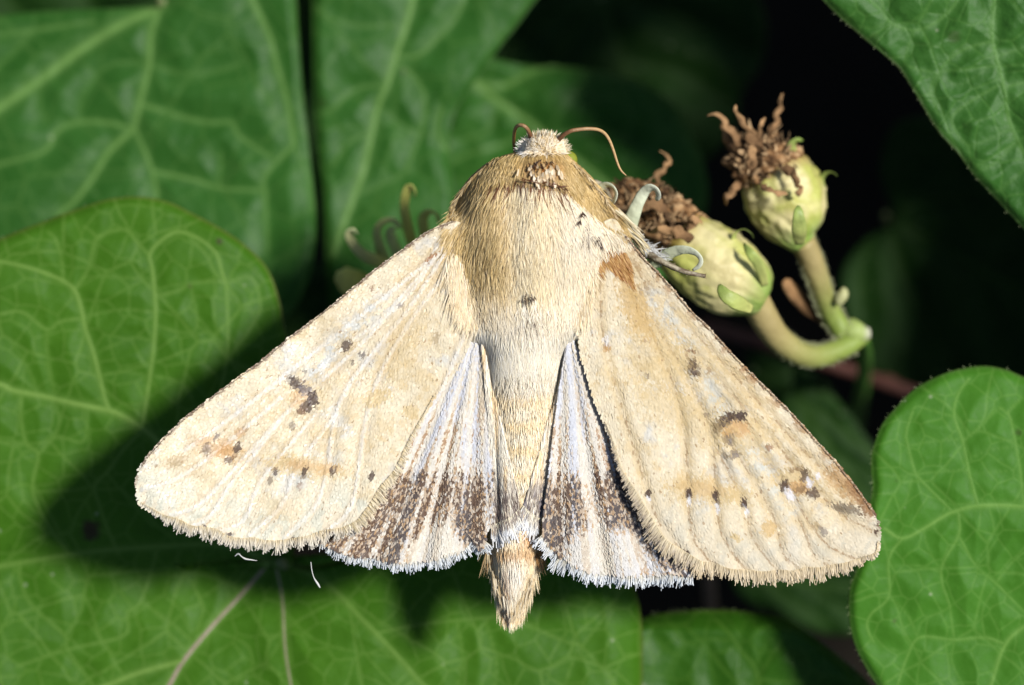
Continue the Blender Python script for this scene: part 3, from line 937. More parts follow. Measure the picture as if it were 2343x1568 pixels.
for pts_, zz_ in (([(1090, 800), (1125, 870), (1165, 980), (1200, 1080), (1245, 1180), (1300, 1262)], -.8), ([(850, 1080), (900, 1180), (965, 1275), (1060, 1345), (1150, 1368), (1250, 1345), (1340, 1300)], -.78)):
    q_ = spline(np.array([g5(*p) for p in pts_]), 500)
    t_ = np.gradient(q_, axis=0); t_ /= np.linalg.norm(t_, axis=1)[:, None]
    sg = rng.choice([-1, 1], 500); of = rng.uniform(20, 29, 500)
    strands('stalk_down', q_[:, 0] - t_[:, 1] * sg * of, q_[:, 1] + t_[:, 0] * sg * of, -t_[:, 1] * sg + rng.normal(0, .5, 500), t_[:, 0] * sg + rng.normal(0, .5, 500), rng.uniform(3, 8, 500), 1.0, C(150, 156, 100), C(186, 186, 150), M_FUR, sprig, z0=zz_ + rng.uniform(-.06, .03, 500) , lift=.0, nseg=4)
# sepals of the upper cup
GS = (C(206, 208, 124), C(160, 186, 92))
for pts, z in (([(1095, 500, 34), (1055, 400, 42), (1035, 330, 40), (1060, 300, 26), (1090, 305, 12)], [-.72, -.66, -.62, -.6, -.62]),
               ([(1195, 640, 30), (1185, 560, 36), (1180, 500, 32), (1205, 465, 24), (1240, 462, 18), (1262, 478, 8)], [-.74, -.72, -.7, -.66, -.64, -.62]),
               ([(1075, 815, 40), (1075, 760, 62), (1072, 700, 58), (1070, 650, 36), (1070, 625, 12)], [-.42, -.34, -.29, -.28, -.3]),
               ):
    ribbon_petal('sepal', gp(pts, z), M_PLANT, sprig, GS, n=26, ws=.6, fl=.2)
# sepals of the lower cup
for pts, z in (([(840, 1140, 36), (780, 1110, 62), (720, 1075, 62), (690, 1040, 40), (680, 1015, 14)], [-.28, -.2, -.17, -.18, -.2]),
               ([(790, 850, 26), (750, 800, 28), (765, 755, 22), (805, 742, 16), (840, 765, 10), (848, 785, 6)], [-.6, -.52, -.48, -.46, -.46, -.47]),
               ([(905, 1020, 30), (880, 930, 46), (840, 870, 44), (810, 830, 22), (800, 810, 8)], [-.5, -.42, -.38, -.4, -.44])):
    ribbon_petal('sepal', gp(pts, z), M_PLANT, sprig, GS, n=26, ws=.6, fl=.2)


def crumple(parent, cx, cy, z, rx, ry, rot, seed):
    """Shrivelled petal mass: a folded, torn lump."""
    n, m = 64, 36
    V = []; CC = []
    r = np.random.default_rng(seed)
    for j in range(m + 1):
        ph = math.pi * j / m
        for i in range(n):
            th = 2 * math.pi * i / n
            a, b = math.cos(th) * math.sin(ph), math.cos(ph)
            c = math.sin(th) * math.sin(ph)
            w = float(fbm(np.array(4 + 3.2 * a + 2 * c), np.array(4 + 3.2 * b - 2.2 * c), seed, 4))
            ridge = abs(math.sin(7 * th + 6 * w + 3 * b))
            k = .55 + .75 * w + .2 * ridge
            x, y = rx * a * k, ry * b * k
            X = cx + x * math.cos(rot) - y * math.sin(rot); Y = cy + x * math.sin(rot) + y * math.cos(rot)
            V.append(P(X, Y, z + c * k * min(rx, ry) * K * .9))
            t_ = float(fbm(np.array(9 * a + 3 * c), np.array(9 * b + 5 * c), seed + 5, 4))
            CC.append(mixc(mixc(C(74, 52, 34), C(158, 118, 78), ss(.3, .6, t_)), C(214, 178, 132), ss(.6, .85, t_ + .12 * ridge)))
    F = [(j * n + i, j * n + (i + 1) % n, (j + 1) * n + (i + 1) % n, (j + 1) * n + i) for j in range(m) for i in range(n)]
    lump = mesh('withered_petals', V, [F], M_DRY, parent, col=np.array(CC), org=org_of(parent))
    k = 420
    th = r.uniform(0, 2 * math.pi, k); rad = np.sqrt(r.uniform(0, 1, k))
    ux, uy = rx * rad * np.cos(th), ry * rad * np.sin(th)
    X = cx + ux * math.cos(rot) - uy * math.sin(rot); Y = cy + ux * math.sin(rot) + uy * math.cos(rot)
    v = r.uniform(0, 1, k)
    cc = mixc(np.tile(C(78, 56, 38), (k, 1)), C(222, 186, 140), v ** 1.5)
    dz = min(rx, ry) * K * .95 * np.sqrt(np.clip(1 - rad ** 2, 0, 1))
    strands('petal_shreds', X, Y, r.normal(-.3, .8, k), r.normal(-.3, .8, k), r.uniform(10, 34, k), r.uniform(5, 15, k), cc * .8, cc, M_DRY, lump, z0=z + dz - .02, lift=r.uniform(-.02, .06, k), bend=r.normal(0, .6, k), roll=.9, prof='scale', nseg=4)


a1 = g5(905, 420)
crumple(sprig, a1[0], a1[1], -.68, 80, 62, .35, 3)
a2 = g5(370, 690)
crumple(sprig, a2[0], a2[1], -.60, 116, 62, .55, 8)
DB = (C(112, 84, 58), C(190, 150, 106))
for pts, z in (([(840, 360, 42), (760, 290, 46), (715, 220, 34), (690, 190, 20), (655, 172, 14), (620, 182, 8)], [-.62, -.58, -.56, -.55, -.54, -.55]),
               ([(880, 360, 40), (830, 270, 36), (785, 200, 24), (762, 150, 16), (760, 128, 7)], [-.58, -.54, -.52, -.5, -.5]),
               ([(950, 340, 36), (940, 260, 32), (965, 200, 26), (985, 120, 20), (990, 70, 9)], [-.68, -.68, -.68, -.68, -.68]),
               ([(900, 330, 30), (880, 260, 24), (890, 205, 14), (905, 190, 6)], [-.6, -.56, -.54, -.54]),
               ([(800, 500, 30), (740, 545, 34), (715, 585, 34), (712, 620, 16)], [-.62, -.6, -.6, -.62]),
               ([(780, 360, 30), (720, 300, 42), (715, 260, 40), (730, 225, 20)], [-.66, -.64, -.62, -.6]),
               ([(1000, 430, 36), (1060, 500, 40), (1080, 550, 30), (1070, 580, 10)], [-.5, -.46, -.46, -.5]),
               ([(820, 440, 36), (850, 380, 42), (830, 330, 30)], [-.42, -.4, -.42]),
               ([(900, 520, 30), (960, 560, 34), (1010, 560, 22)], [-.42, -.4, -.44])):
    ribbon_petal('withered_petal', gp(pts, z), M_DRY, sprig, DB, n=34, ws=.56, fl=.2, bm=.9, wob=3.2)
for pts, z in (([(350, 560, 26), (375, 500, 24), (420, 430, 20), (440, 395, 14), (420, 365, 10), (385, 355, 6)], [-.7, -.72, -.75, -.76, -.76, -.76]),
               ([(500, 760, 40), (540, 720, 48), (570, 695, 42), (595, 710, 18)], [-.45, -.42, -.42, -.45]),
               ([(260, 560, 40), (190, 530, 36), (130, 520, 22), (110, 530, 8)], [-.6, -.58, -.58, -.58]),
               ([(420, 640, 44), (350, 620, 50), (280, 640, 36), (250, 690, 14)], [-.4, -.36, -.36, -.4]),
               ([(540, 800, 40), (480, 760, 50), (400, 740, 44), (340, 760, 18)], [-.36, -.33, -.34, -.38])):
    ribbon_petal('withered_petal', gp(pts, z), M_DRY, sprig, DB, n=34, ws=.56, fl=.2, bm=.9, wob=3.2)

# ================================================================== PALE FLOWERS UNDER THE MOTH
pf = thing('pale_flower', 'whitish green curled petals showing under the right shoulder of the moth', 'flower', P(1440, 560, -.4), 'curled flowers under the moth')
PW = (C(222, 230, 186), C(240, 244, 222))
for pts in ([(1350, 470, -.14, 8), (1368, 436, -.10, 9), (1384, 423, -.07, 8), (1400, 427, -.05, 7.5), (1409, 442, -.05, 7), (1406, 458, -.06, 6), (1400, 466, -.08, 3)],
            [(1425, 560, -.20, 19), (1442, 508, -.15, 18), (1458, 468, -.11, 15), (1473, 440, -.08, 12), (1488, 429, -.05, 11), (1502, 435, -.04, 10), (1506, 450, -.06, 8), (1500, 458, -.08, 4)],
            [(1480, 612, -.16, 12), (1512, 592, -.12, 15), (1540, 576, -.08, 13), (1570, 572, -.04, 10), (1592, 580, -.02, 7), (1603, 595, -.02, 6), (1599, 609, -.03, 5.5), (1584, 619, -.05, 3)]):
    ribbon_petal('curled_petal', pts, M_PLANT, pf, PW, n=36)
tube('flower_base', [(1400, 640, -.75, 20), (1410, 590, -.5, 34), (1415, 560, -.36, 34), (1418, 540, -.28, 22)], M_PLANT, pf, col=C(150, 170, 90), n=24)
tube('flower_base_stalk', [(1400, 640, -.75, 14), (1390, 700, -1.5, 14), (1380, 780, -4, 16), (1380, 800, -7, 16)], M_PLANT, pf, col=C(120, 140, 70), n=20)

pf = thing('pale_flower', 'blurred yellowish curled petals showing above the left wing root', 'flower', P(900, 620, -1.0), 'curled flowers under the moth')
PY = (C(206, 204, 74), C(236, 236, 130))
PG = (C(190, 204, 96), C(228, 234, 150))
for pts, c in (([(955, 600, -1.1, 13), (934, 525, -.95, 13), (925, 475, -.86, 12), (930, 440, -.82, 12), (940, 425, -.8, 11), (950, 438, -.8, 9), (947, 452, -.82, 5)], PY),
               ([(985, 600, -1.1, 13), (970, 530, -.95, 13), (968, 498, -.9, 13), (982, 484, -.86, 12), (999, 492, -.86, 11), (1004, 510, -.9, 7)], PY),
               ([(900, 620, -1.1, 16), (869, 600, -1.0, 15), (830, 583, -.95, 14), (806, 556, -.9, 12), (797, 532, -.86, 11), (808, 524, -.84, 10), (818, 536, -.86, 6)], (PY[0], C(234, 238, 180))),
               ([(900, 640, -1.1, 14), (872, 575, -1.0, 13), (862, 530, -.95, 11), (876, 508, -.92, 10), (900, 505, -.92, 9), (915, 522, -.95, 6)], PG),
               ([(930, 620, -1.1, 14), (905, 570, -1.0, 14), (892, 536, -.98, 12), (900, 520, -.96, 8)], PG),
               ([(860, 660, -1.2, 16), (815, 640, -1.08, 24), (785, 636, -1.04, 26), (768, 632, -1.02, 12)], PY),
               ([(880, 690, -1.2, 16), (822, 668, -1.12, 22), (790, 652, -1.06, 20), (772, 640, -1.04, 8)], PY)):
    ribbon_petal('curled_petal', pts, M_PLANT, pf, c, n=30)
tube('flower_base', [(960, 740, -1.5, 20), (945, 690, -1.25, 34), (935, 650, -1.12, 36), (930, 620, -1.05, 22)], M_PLANT, pf, col=C(110, 130, 60), n=24)
tube('flower_base_stalk', [(960, 740, -1.5, 14), (970, 800, -2.5, 14), (1000, 860, -5, 16), (1000, 860, -7, 16)], M_PLANT, pf, col=C(110, 130, 70), n=20)

# ================================================================== THE MOTH
moth = thing('moth', 'cream moth with spread brown spotted wings and a furry tan thorax', 'moth', P(1200, 800, -.2))
MO = org_of(moth)

def FB(c):
    c = np.asarray(c) * 1.55
    return c * np.minimum(1, .84 / np.maximum(c.max(-1, keepdims=True), 1e-6))


# ---- body: one continuous surface lofted along its axis
BODY = np.array([  # py, cx, half width, middle height, half height
    (303, 1243, 4, .06, .02), (312, 1243, 30, .06, .07), (328, 1243, 44, .06, .11), (345, 1241, 50, .06, .14), (356, 1224, 74, .04, .16), (372, 1217, 101, .01, .20), (395, 1214, 127, .0, .225),
    (430, 1215, 156, -.01, .25), (480, 1221, 182, -.02, .265), (540, 1222, 188, -.03, .27), (600, 1214, 170, -.04, .265), (660, 1208, 154, -.05, .25), (720, 1206, 142, -.05, .24), (780, 1205, 118, -.05, .225),
    (820, 1202, 96, -.03, .18), (900, 1196, 86, -.02, .14), (1000, 1192, 76, -.03, .135), (1100, 1186, 68, -.04, .14), (1200, 1178, 62, -.05, .14), (1250, 1176, 57, -.05, .13), (1320, 1175, 46, -.05, .11),
    (1370, 1172, 32, -.05, .08), (1405, 1168, 18, -.05, .05), (1420, 1167, 5, -.05, .02)])


def bparam(py):
    return [np.interp(py, BODY[:, 0], BODY[:, k]) for k in (1, 2, 3, 4)]


def lobes(px, py):
    """Shoulder pads and the crest of the thorax."""
    e = lambda cx, cy, rx, ry: np.exp(-(((px - cx) / rx) ** 2 + ((py - cy) / ry) ** 2) ** 1.5)
    return .035 * e(1104, 560, 58, 165) + .03 * e(1222, 560, 42, 150) + .035 * e(1335, 560, 60, 150) + .04 * e(1235, 385, 130, 40)


def zbody(px, py):
    cx, hw, zc, hh = bparam(py)
    u = np.clip(np.abs((px - cx) / hw), 0, 1)
    z = zc + hh * np.clip(1 - u ** 2.2, 0, 1) ** np.interp(py, [350, 430, 520, 800, 900], [.5, .75, .85, .75, .8])
    z = z + lobes(px, py) * (1 - u ** 4)
    return z


nb, sbd = 110, 48
ys = np.interp(np.linspace(0, 1, nb), np.linspace(0, 1, len(BODY)), BODY[:, 0])
V = []
for y in ys:
    cx, hw, zc, hh = [float(v) for v in bparam(y)]
    for j in range(sbd):
        a = 2 * math.pi * j / sbd
        x = cx + hw * math.cos(a)
        z = zc + hh * math.copysign(abs(math.sin(a)) ** .9, math.sin(a))
        if math.sin(a) > 0:
            z = float(zbody(x, y)) - .012
        V.append(P(x, y, z))
V.append(P(BODY[0, 1], BODY[0, 0] - 1, .02)); V.append(P(BODY[-1, 1], BODY[-1, 0] + 1, -.05))
F = [(i * sbd + (j + 1) % sbd, i * sbd + j, (i + 1) * sbd + j, (i + 1) * sbd + (j + 1) % sbd) for i in range(nb - 1) for j in range(sbd)]
T = [(nb * sbd, j, (j + 1) % sbd) for j in range(sbd)] + [(nb * sbd + 1, (nb - 1) * sbd + (j + 1) % sbd, (nb - 1) * sbd + j) for j in range(sbd)]
body = mesh('body', V, [F, T], M_BODY, moth, col=C(176, 146, 96), org=MO)

# ---- wings
def dist_to(px, py, line):
    return seg_dist(np.stack([px, py], 1), np.asarray(line, float))[0]


RV = [  # veins of the right forewing
    [(1372, 600), (1376, 735), (1398, 845), (1438, 984), (1482, 1123), (1505, 1190), (1563, 1262)],
    [(1410, 590), (1438, 660), (1496, 775), (1543, 891), (1566, 1007), (1572, 1123), (1583, 1227), (1635, 1293)],
    [(1430, 580), (1450, 631), (1496, 735), (1554, 834), (1600, 920), (1629, 1007), (1635, 1129), (1652, 1227), (1710, 1307)],
    [(1629, 1007), (1699, 1146), (1719, 1227), (1780, 1308)],
    [(1664, 1001), (1762, 1169), (1791, 1268), (1843, 1301)],
    [(1693, 949), (1774, 1094), (1826, 1187), (1861, 1268), (1907, 1297)],
    [(1440, 590), (1520, 720), (1589, 834), (1699, 972), (1791, 1106), (1852, 1198), (1896, 1250), (1968, 1278)],
    [(1445, 585), (1508, 718), (1612, 834), (1728, 961), (1843, 1094), (1924, 1175), (2000, 1213)],
    [(1450, 580), (1473, 631), (1577, 747), (1699, 880), (1832, 1025), (1919, 1111)],
]
SRC = np.array([[1420, 530, 1], [2011, 1215, 1], [1566, 1265, 1]], float)
DST = np.array([[1045, 508], [314, 1120], [818, 1200]], float)
AFF = np.linalg.solve(SRC, DST)
LV = [[tuple((np.array([x, y, 1]) @ AFF)) for x, y in v] for v in RV]

LF = [(1036, 506), (974, 532), (915, 575), (855, 619), (780, 681), (715, 733), (661, 772), (596, 827), (531, 873), (477, 914), (423, 956), (380, 997), (342, 1038), (321, 1068), (313, 1099), (314, 1130), (322, 1153),
      (353, 1171), (380, 1184), (407, 1191), (437, 1206), (467, 1209), (497, 1216), (525, 1231), (553, 1235), (580, 1234), (607, 1240), (640, 1240), (672, 1235), (700, 1231), (730, 1220), (760, 1214), (785, 1210), (818, 1194), (853, 1148),
      (872, 1116), (904, 1078), (936, 1013), (969, 954), (996, 905), (1034, 857), (1056, 822), (1078, 780), (1100, 700), (1100, 600), (1075, 530)]
RF = [(1400, 500), (1433, 540), (1473, 590), (1519, 637), (1577, 706), (1629, 758), (1687, 822), (1757, 892), (1815, 949), (1867, 1007), (1919, 1065), (1965, 1123), (1997, 1169), (2009, 1205), (2010, 1240), (2003, 1268),
      (1968, 1280), (1940, 1290), (1907, 1296), (1875, 1302), (1843, 1302), (1812, 1310), (1780, 1308), (1745, 1312), (1710, 1307), (1672, 1306), (1635, 1293), (1600, 1286), (1566, 1266), (1525, 1240), (1492, 1190), (1455, 1130), (1421, 1077), (1404, 1025),
      (1381, 967), (1357, 909), (1340, 850), (1325, 800), (1322, 720), (1330, 620), (1350, 540)]
COSTA_L = [(1036, 506), (974, 532), (915, 575), (855, 619), (780, 681), (715, 733), (661, 772), (596, 827), (531, 873), (477, 914), (423, 956), (380, 997), (342, 1038), (321, 1068), (313, 1099)]
COSTA_R = [(1433, 540), (1473, 590), (1519, 637), (1577, 706), (1629, 758), (1687, 822), (1757, 892), (1815, 949), (1867, 1007), (1919, 1065), (1965, 1123), (1997, 1169), (2009, 1205)]
TERM_L = LF[16:34]
TERM_R = RF[14:30]


def vein_d(px, py, veins):
    pts = np.stack([px, py], 1)
    d = np.full(len(px), 1e9)
    for v in veins:
        d = np.minimum(d, seg_dist(pts, spline(np.array(v, float), 24))[0])
    return d


def z_lf(px, py, d=None):
    px = np.asarray(px, float); py = np.asarray(py, float)
    r = np.hypot(px - 1060, py - 560) / 900
    z = .10 + .05 * r - .10 * np.sin(np.clip(r, 0, 1) * math.pi) * .35
    z = z + .03 * (fbm(px / 120, py / 120, 41) - .5)
    dv = vein_d(np.ravel(px), np.ravel(py), LV).reshape(np.shape(px))
    z = z + .007 * np.exp(-(dv / 6) ** 2) + .008 * (1 - np.exp(-(dv / 18) ** 2))
    return z


def z_rf(px, py, d=None):
    px = np.asarray(px, float); py = np.asarray(py, float)
    r = np.hypot(px - 1400, py - 560) / 900
    z = .10 + .0 * r + .035 * np.sin(np.clip(r, 0, 1) * math.pi)
    z = z - .016 * ss(1120, 1000, py) * np.exp(-(seg_dist(np.stack([np.ravel(px), np.ravel(py)], 1), np.array([(1322, 720), (1325, 800), (1357, 909), (1404, 1025), (1455, 1130), (1525, 1240)], float))[0].reshape(np.shape(px)) / 45) ** 2)
    z = z + .03 * (fbm(px / 120, py / 120, 43) - .5)
    dv = vein_d(np.ravel(px), np.ravel(py), RV).reshape(np.shape(px))
    z = z + .010 * (1 - np.exp(-(dv / 13) ** 2)) * np.clip(r * 2, .2, 1)
    return z


ORANGE, DARKB, GREYD, OCH = C(214, 164, 100), C(74, 50, 40), C(104, 94, 98), C(226, 198, 140)


def spots(col, px, py, lst, seed):
    n = fbm(px / 5.0, py / 5.0, seed, 2)
    n2 = rng.uniform(0, 1, len(px))
    for (x, y, rx, ry, ang, c, st) in lst:
        a = math.radians(ang)
        if max(rx, ry) < 22:
            rx, ry = rx * 1.2, ry * 1.2
        u = ((px - x) * math.cos(a) + (py - y) * math.sin(a)) / rx
        v = (-(px - x) * math.sin(a) + (py - y) * math.cos(a)) / ry
        e = np.exp(-(u * u + v * v))
        m = ss(.22, .66, e + (n - .5) * .55 + (n2 - .5) * .4) * ss(.03, .18, e) * st * (.96 if seed == 70 else 1.0)
        col = mixc(col, np.asarray(c), m)
    return col


LSP = [
    (796, 784, 26, 22, 30, OCH, .6), (796, 786, 11, 15, 20, DARKB, .9), (831, 808, 5, 5, 0, DARKB, .7), (809, 824, 4, 4, 0, DARKB, .7), (699, 846, 4, 4, 0, DARKB, .7),
    (700, 905, 52, 46, 0, OCH, .5), (692, 905, 22, 26, 30, ORANGE, .55), (678, 873, 17, 10, 45, DARKB, .95), (704, 890, 19, 11, 30, GREYD, .85), (720, 910, 12, 17, 10, DARKB, .95), (706, 926, 15, 11, -40, DARKB, .9), (690, 938, 10, 9, 0, C(120, 80, 50), .8),
    (505, 1020, 60, 26, 18, ORANGE, .55), (520, 1028, 22, 16, 0, ORANGE, .8), (547, 1023, 6, 13, 20, DARKB, .9), (526, 1049, 9, 8, 0, DARKB, .8), (478, 1024, 9, 13, 30, DARKB, .7), (553, 986, 14, 9, 0, ORANGE, .6), (500, 996, 5, 12, 40, GREYD, .7),
    (410, 1050, 26, 14, -20, C(170, 140, 90), .6), (700, 1062, 95, 26, 6, OCH, .75), (690, 1060, 40, 14, 5, ORANGE, .5), (752, 1068, 32, 14, 0, ORANGE, .45), (634, 1075, 6, 8, 10, DARKB, .85), (699, 1077, 6, 11, 10, DARKB, .9), (763, 1074, 6, 10, 10, DARKB, .9), (853, 1084, 6, 10, 20, DARKB, .95),
    (622, 1095, 5, 8, 10, DARKB, .6), (690, 1105, 5, 8, 10, C(160, 120, 90), .6),
    (866, 905, 38, 18, -20, OCH, .8), (942, 937, 22, 18, 0, OCH, .7), (760, 985, 40, 14, 0, OCH, .5), (672, 970, 5, 8, 0, DARKB, .6),
    (469, 1204, 8, 5, 0, DARKB, .95), (529, 1220, 6, 5, 0, DARKB, .9), (674, 1231, 9, 6, 0, DARKB, .95), (752, 1213, 12, 6, -15, DARKB, .95), (607, 1232, 4, 4, 0, DARKB, .5),
    (990, 584, 20, 2.6, -38, C(170, 110, 50), .9), (855, 656, 5, 9, 0, C(140, 100, 60), .8), (1000, 770, 6, 14, 10, C(170, 140, 90), .6), (920, 696, 6, 5, 0, GREYD, .6),
    (860, 1130, 40, 16, 0, OCH, .4), (640, 1155, 60, 30, 10, OCH, .35), (690, 760, 30, 14, -40, OCH, .5), (930, 770, 120, 40, -60, OCH, .35),
]
RSP = [
    (1590, 820, 60, 42, 30, OCH, .55), (1583, 838, 12, 20, -10, DARKB, .95), (1575, 797, 17, 3, 10, C(130, 90, 60), .8), (1618, 845, 6, 6, 0, C(150, 110, 70), .5),
    (1690, 985, 74, 50, 30, OCH, .6), (1685, 975, 30, 22, 20, ORANGE, .7), (1645, 968, 14, 18, 30, DARKB, .95), (1664, 952, 19, 12, -20, DARKB, .95), (1692, 946, 12, 11, 0, DARKB, .95), (1658, 985, 10, 12, 0, ORANGE, .9), (1665, 1003, 9, 13, -20, GREYD, .9), (1655, 998, 8, 8, 0, DARKB, .6),
    (1612, 944, 8, 5, 20, GREYD, .85), (1676, 1036, 12, 8, 0, GREYD, .75), (1655, 1038, 6, 6, 0, DARKB, .6), (1756, 1020, 7, 5, 0, C(150, 100, 60), .7),
    (1820, 1098, 56, 36, 20, OCH, .75), (1822, 1112, 36, 14, 10, ORANGE, .75), (1791, 1108, 10, 14, 0, DARKB, .9), (1855, 1124, 14, 13, 30, DARKB, .85), (1838, 1084, 9, 14, -20, DARKB, .8), (1815, 1071, 22, 6, -10, C(150, 120, 80), .7), (1828, 1116, 12, 8, 0, DARKB, .5),
    (1847, 1100, 6, 13, -20, C(245, 240, 240), .95), (1803, 1126, 8, 15, -25, C(245, 240, 240), .95), (1867, 1085, 8, 7, 0, C(245, 240, 240), .9),
    (1950, 1105, 74, 36, 50, C(200, 160, 105), .85), (1968, 1125, 46, 20, 52, C(150, 105, 62), .8), (1985, 1155, 20, 20, 40, C(130, 96, 62), .85), (1930, 1160, 40, 12, 8, C(120, 105, 85), .8), (1905, 1090, 30, 22, 45, C(205, 165, 110), .6),
    (1605, 1114, 62, 20, 8, ORANGE, .6), (1610, 1116, 90, 36, 8, OCH, .6), (1690, 1130, 30, 20, 0, OCH, .6), (1482, 1122, 7, 9, 10, DARKB, .95), (1574, 1122, 7, 13, 0, DARKB, .95), (1635, 1133, 7, 15, -10, DARKB, .95), (1700, 1146, 7, 15, -15, DARKB, .95),
    (1483, 1138, 4, 8, 0, C(246, 244, 244), .9), (1575, 1143, 5, 9, 0, C(246, 244, 244), .95), (1638, 1155, 5, 11, -10, C(246, 244, 244), .95), (1705, 1166, 5, 11, -15, C(246, 244, 244), .9),
    (1563, 1262, 12, 8, 15, DARKB, .95), (1635, 1293, 6, 7, 0, DARKB, .95), (1710, 1306, 6, 6, 0, DARKB, .9), (1780, 1308, 5, 5, 0, DARKB, .9), (1843, 1301, 5, 6, 0, DARKB, .9), (1907, 1296, 6, 6, 0, DARKB, .9), (1968, 1277, 9, 5, -10, DARKB, .9), (2001, 1213, 4, 7, 0, DARKB, .9),
    (1757, 1206, 22, 20, 20, C(222, 186, 120), .75), (1862, 1200, 14, 8, 0, C(190, 160, 110), .6), (1880, 1212, 6, 12, -20, GREYD, .6), (1680, 1225, 12, 6, 30, OCH, .8),
    (1560, 945, 150, 44, 30, OCH, .45), (1500, 800, 60, 130, -30, OCH, .5), (1450, 700, 30, 90, -25, C(214, 176, 108), .6), (1560, 720, 40, 12, 45, OCH, .4),
    (1390, 791, 8, 8, 0, C(200, 150, 80), .7), (1387, 776, 7, 9, 0, C(248, 244, 240), .8), (1480, 855, 4, 5, 0, DARKB, .5),
]


def wing_col(px, py, side):
    n1 = fbm(px / 70, py / 70, 50 + side, 3)
    n2 = fbm(px / 13, py / 13, 52 + side, 3)
    n3 = rng.uniform(0, 1, len(px))
    base = C(243, 229, 198) if side == 0 else C(247, 233, 202)
    col = np.tile(base, (len(px), 1))
    col = mixc(col, OCH, ss(.42, .72, n1 * .55 + n2 * .5) * (.5 if side == 0 else .5))
    col = mixc(col, C(226, 184, 116), ss(.80, 1.0, n3 * .6 + n2 * .5 + n1 * .1) * .35)
    col = mixc(col, C(222, 226, 226), ss(.55, .75, fbm(px / 55, py / 55, 57 + side) * .7 + n2 * .3) * .65)
    veins = LV if side == 0 else RV
    term = TERM_L if side == 0 else TERM_R
    costa = COSTA_L if side == 0 else COSTA_R
    dt = dist_to(px, py, term)
    tb = ss(150, 40, dt)
    # pale end band with a soft greenish watering
    col = mixc(col, C(244, 234, 210) if side == 0 else C(240, 228, 202), tb * .75)
    wat = fbm((px + .4 * py) / 16, (py - .3 * px) / 30, 60 + side, 2)
    col = mixc(col, C(212, 216, 200) if side == 0 else C(222, 216, 196), tb * ss(.5, .62, wat) * .6)
    dv = vein_d(px, py, veins)
    if side == 0:
        col = mixc(col, C(250, 246, 240), np.exp(-(dv / 4) ** 2) * .55)
        col = mixc(col, C(214, 184, 140), np.exp(-((dv - 8) / 4) ** 2) * .55 * n1)
    else:
        col = mixc(col, C(150, 112, 66), np.exp(-(dv / 2.8) ** 2) * .75 * ss(.25, .55, n2))
        col = mixc(col, C(220, 188, 124), np.exp(-((dv - 7) / 8) ** 2) * .4 * (1 - tb * .6))
        cell = np.exp(-((dist_to(px, py, [(1500, 680), (1570, 790), (1640, 920), (1740, 1060), (1800, 1160)]) / 26) ** 2))
        col = mixc(col, C(226, 232, 228), cell * .7 * ss(.3, .6, n2))
    if side == 0:
        cell = np.exp(-((dist_to(px, py, [(880, 690), (790, 760), (720, 850)]) / 30) ** 2))
        col = mixc(col, C(222, 228, 228), cell * .75 * ss(.3, .6, n2))
    col = spots(col, px, py, LSP if side == 0 else RSP, 70 + side)
    # scattered dark scales and the freckled front edge
    col = mixc(col, C(176, 144, 104), (n3 > .992) * .7)
    dc = dist_to(px, py, costa)
    nc = fbm(px / 9, py / 9, 81 + side, 2)
    col = mixc(col, C(112, 80, 54), ss(9, 3, dc) * ss(.35, .6, nc + (n3 - .5) * .4) * .9)
    far = ss(.35, 1, np.hypot(px - 1171, py - 520) / 900)
    if side == 1:
        col = mixc(col, C(176, 132, 82), ss(26, 8, dc) * ss(.5, .7, fbm(px / 20, py / 20, 91) + .1 * far) * .7)
        # bare patch where the scales are rubbed off
        m = inside(px, py, BARE)
        col = np.where(m[:, None], mixc(np.tile(C(208, 136, 60), (len(px), 1)), C(166, 100, 40), ss(.4, .6, fbm((px * .8 - py * .5) / 7, (px + py) / 60, 33))), col)
    return np.clip(col, 0, .85)


BARE = [(1384, 563), (1400, 566), (1416, 568), (1430, 578), (1437, 589), (1443, 617), (1445, 640), (1446, 656), (1438, 648), (1430, 638), (1418, 630), (1405, 624), (1396, 614), (1388, 606), (1379, 603), (1374, 618), (1370, 629), (1366, 606), (1370, 585)]


def scales(name, poly, step, zf, colf, dirf, parent, Ls=11, Ws=7.5, skip=None, z0=.002, tilt=.0012):
    px, py = grid_in(poly, step, .55)
    if skip is not None:
        m = ~skip(px, py)
        px, py = px[m], py[m]
    n = len(px)
    dx, dy = dirf(px, py)
    a = rng.normal(0, .16, n)
    dx, dy = dx * np.cos(a) - dy * np.sin(a), dx * np.sin(a) + dy * np.cos(a)
    c = colf(px, py)
    c = np.clip(c * rng.normal(.98, .03, n)[:, None], 0, .85)
    o = strands(name, px, py, dx, dy, rng.normal(Ls, Ls * .15, n), rng.normal(Ws, Ws * .15, n), c * .97, c, M_SCALE, parent, zf=zf, z0=z0, lift=np.abs(rng.normal(tilt, tilt * .7, n)), prof='scale', nseg=3, roll=.045)
    return o


def wing_mesh(name, poly, center, zf, colf, step, label=None):
    pts, F, rr, q = polar(poly, center, step)
    z = zf(pts[:, 0], pts[:, 1])
    o = mesh(name, P(pts[:, 0], pts[:, 1], z), F, M_WING, moth, col=colf(pts[:, 0], pts[:, 1]), org=MO)
    s = o.modifiers.new('thickness', 'SOLIDIFY')
    s.thickness = .006; s.offset = -1
    if label:
        o['label'] = label
    return o


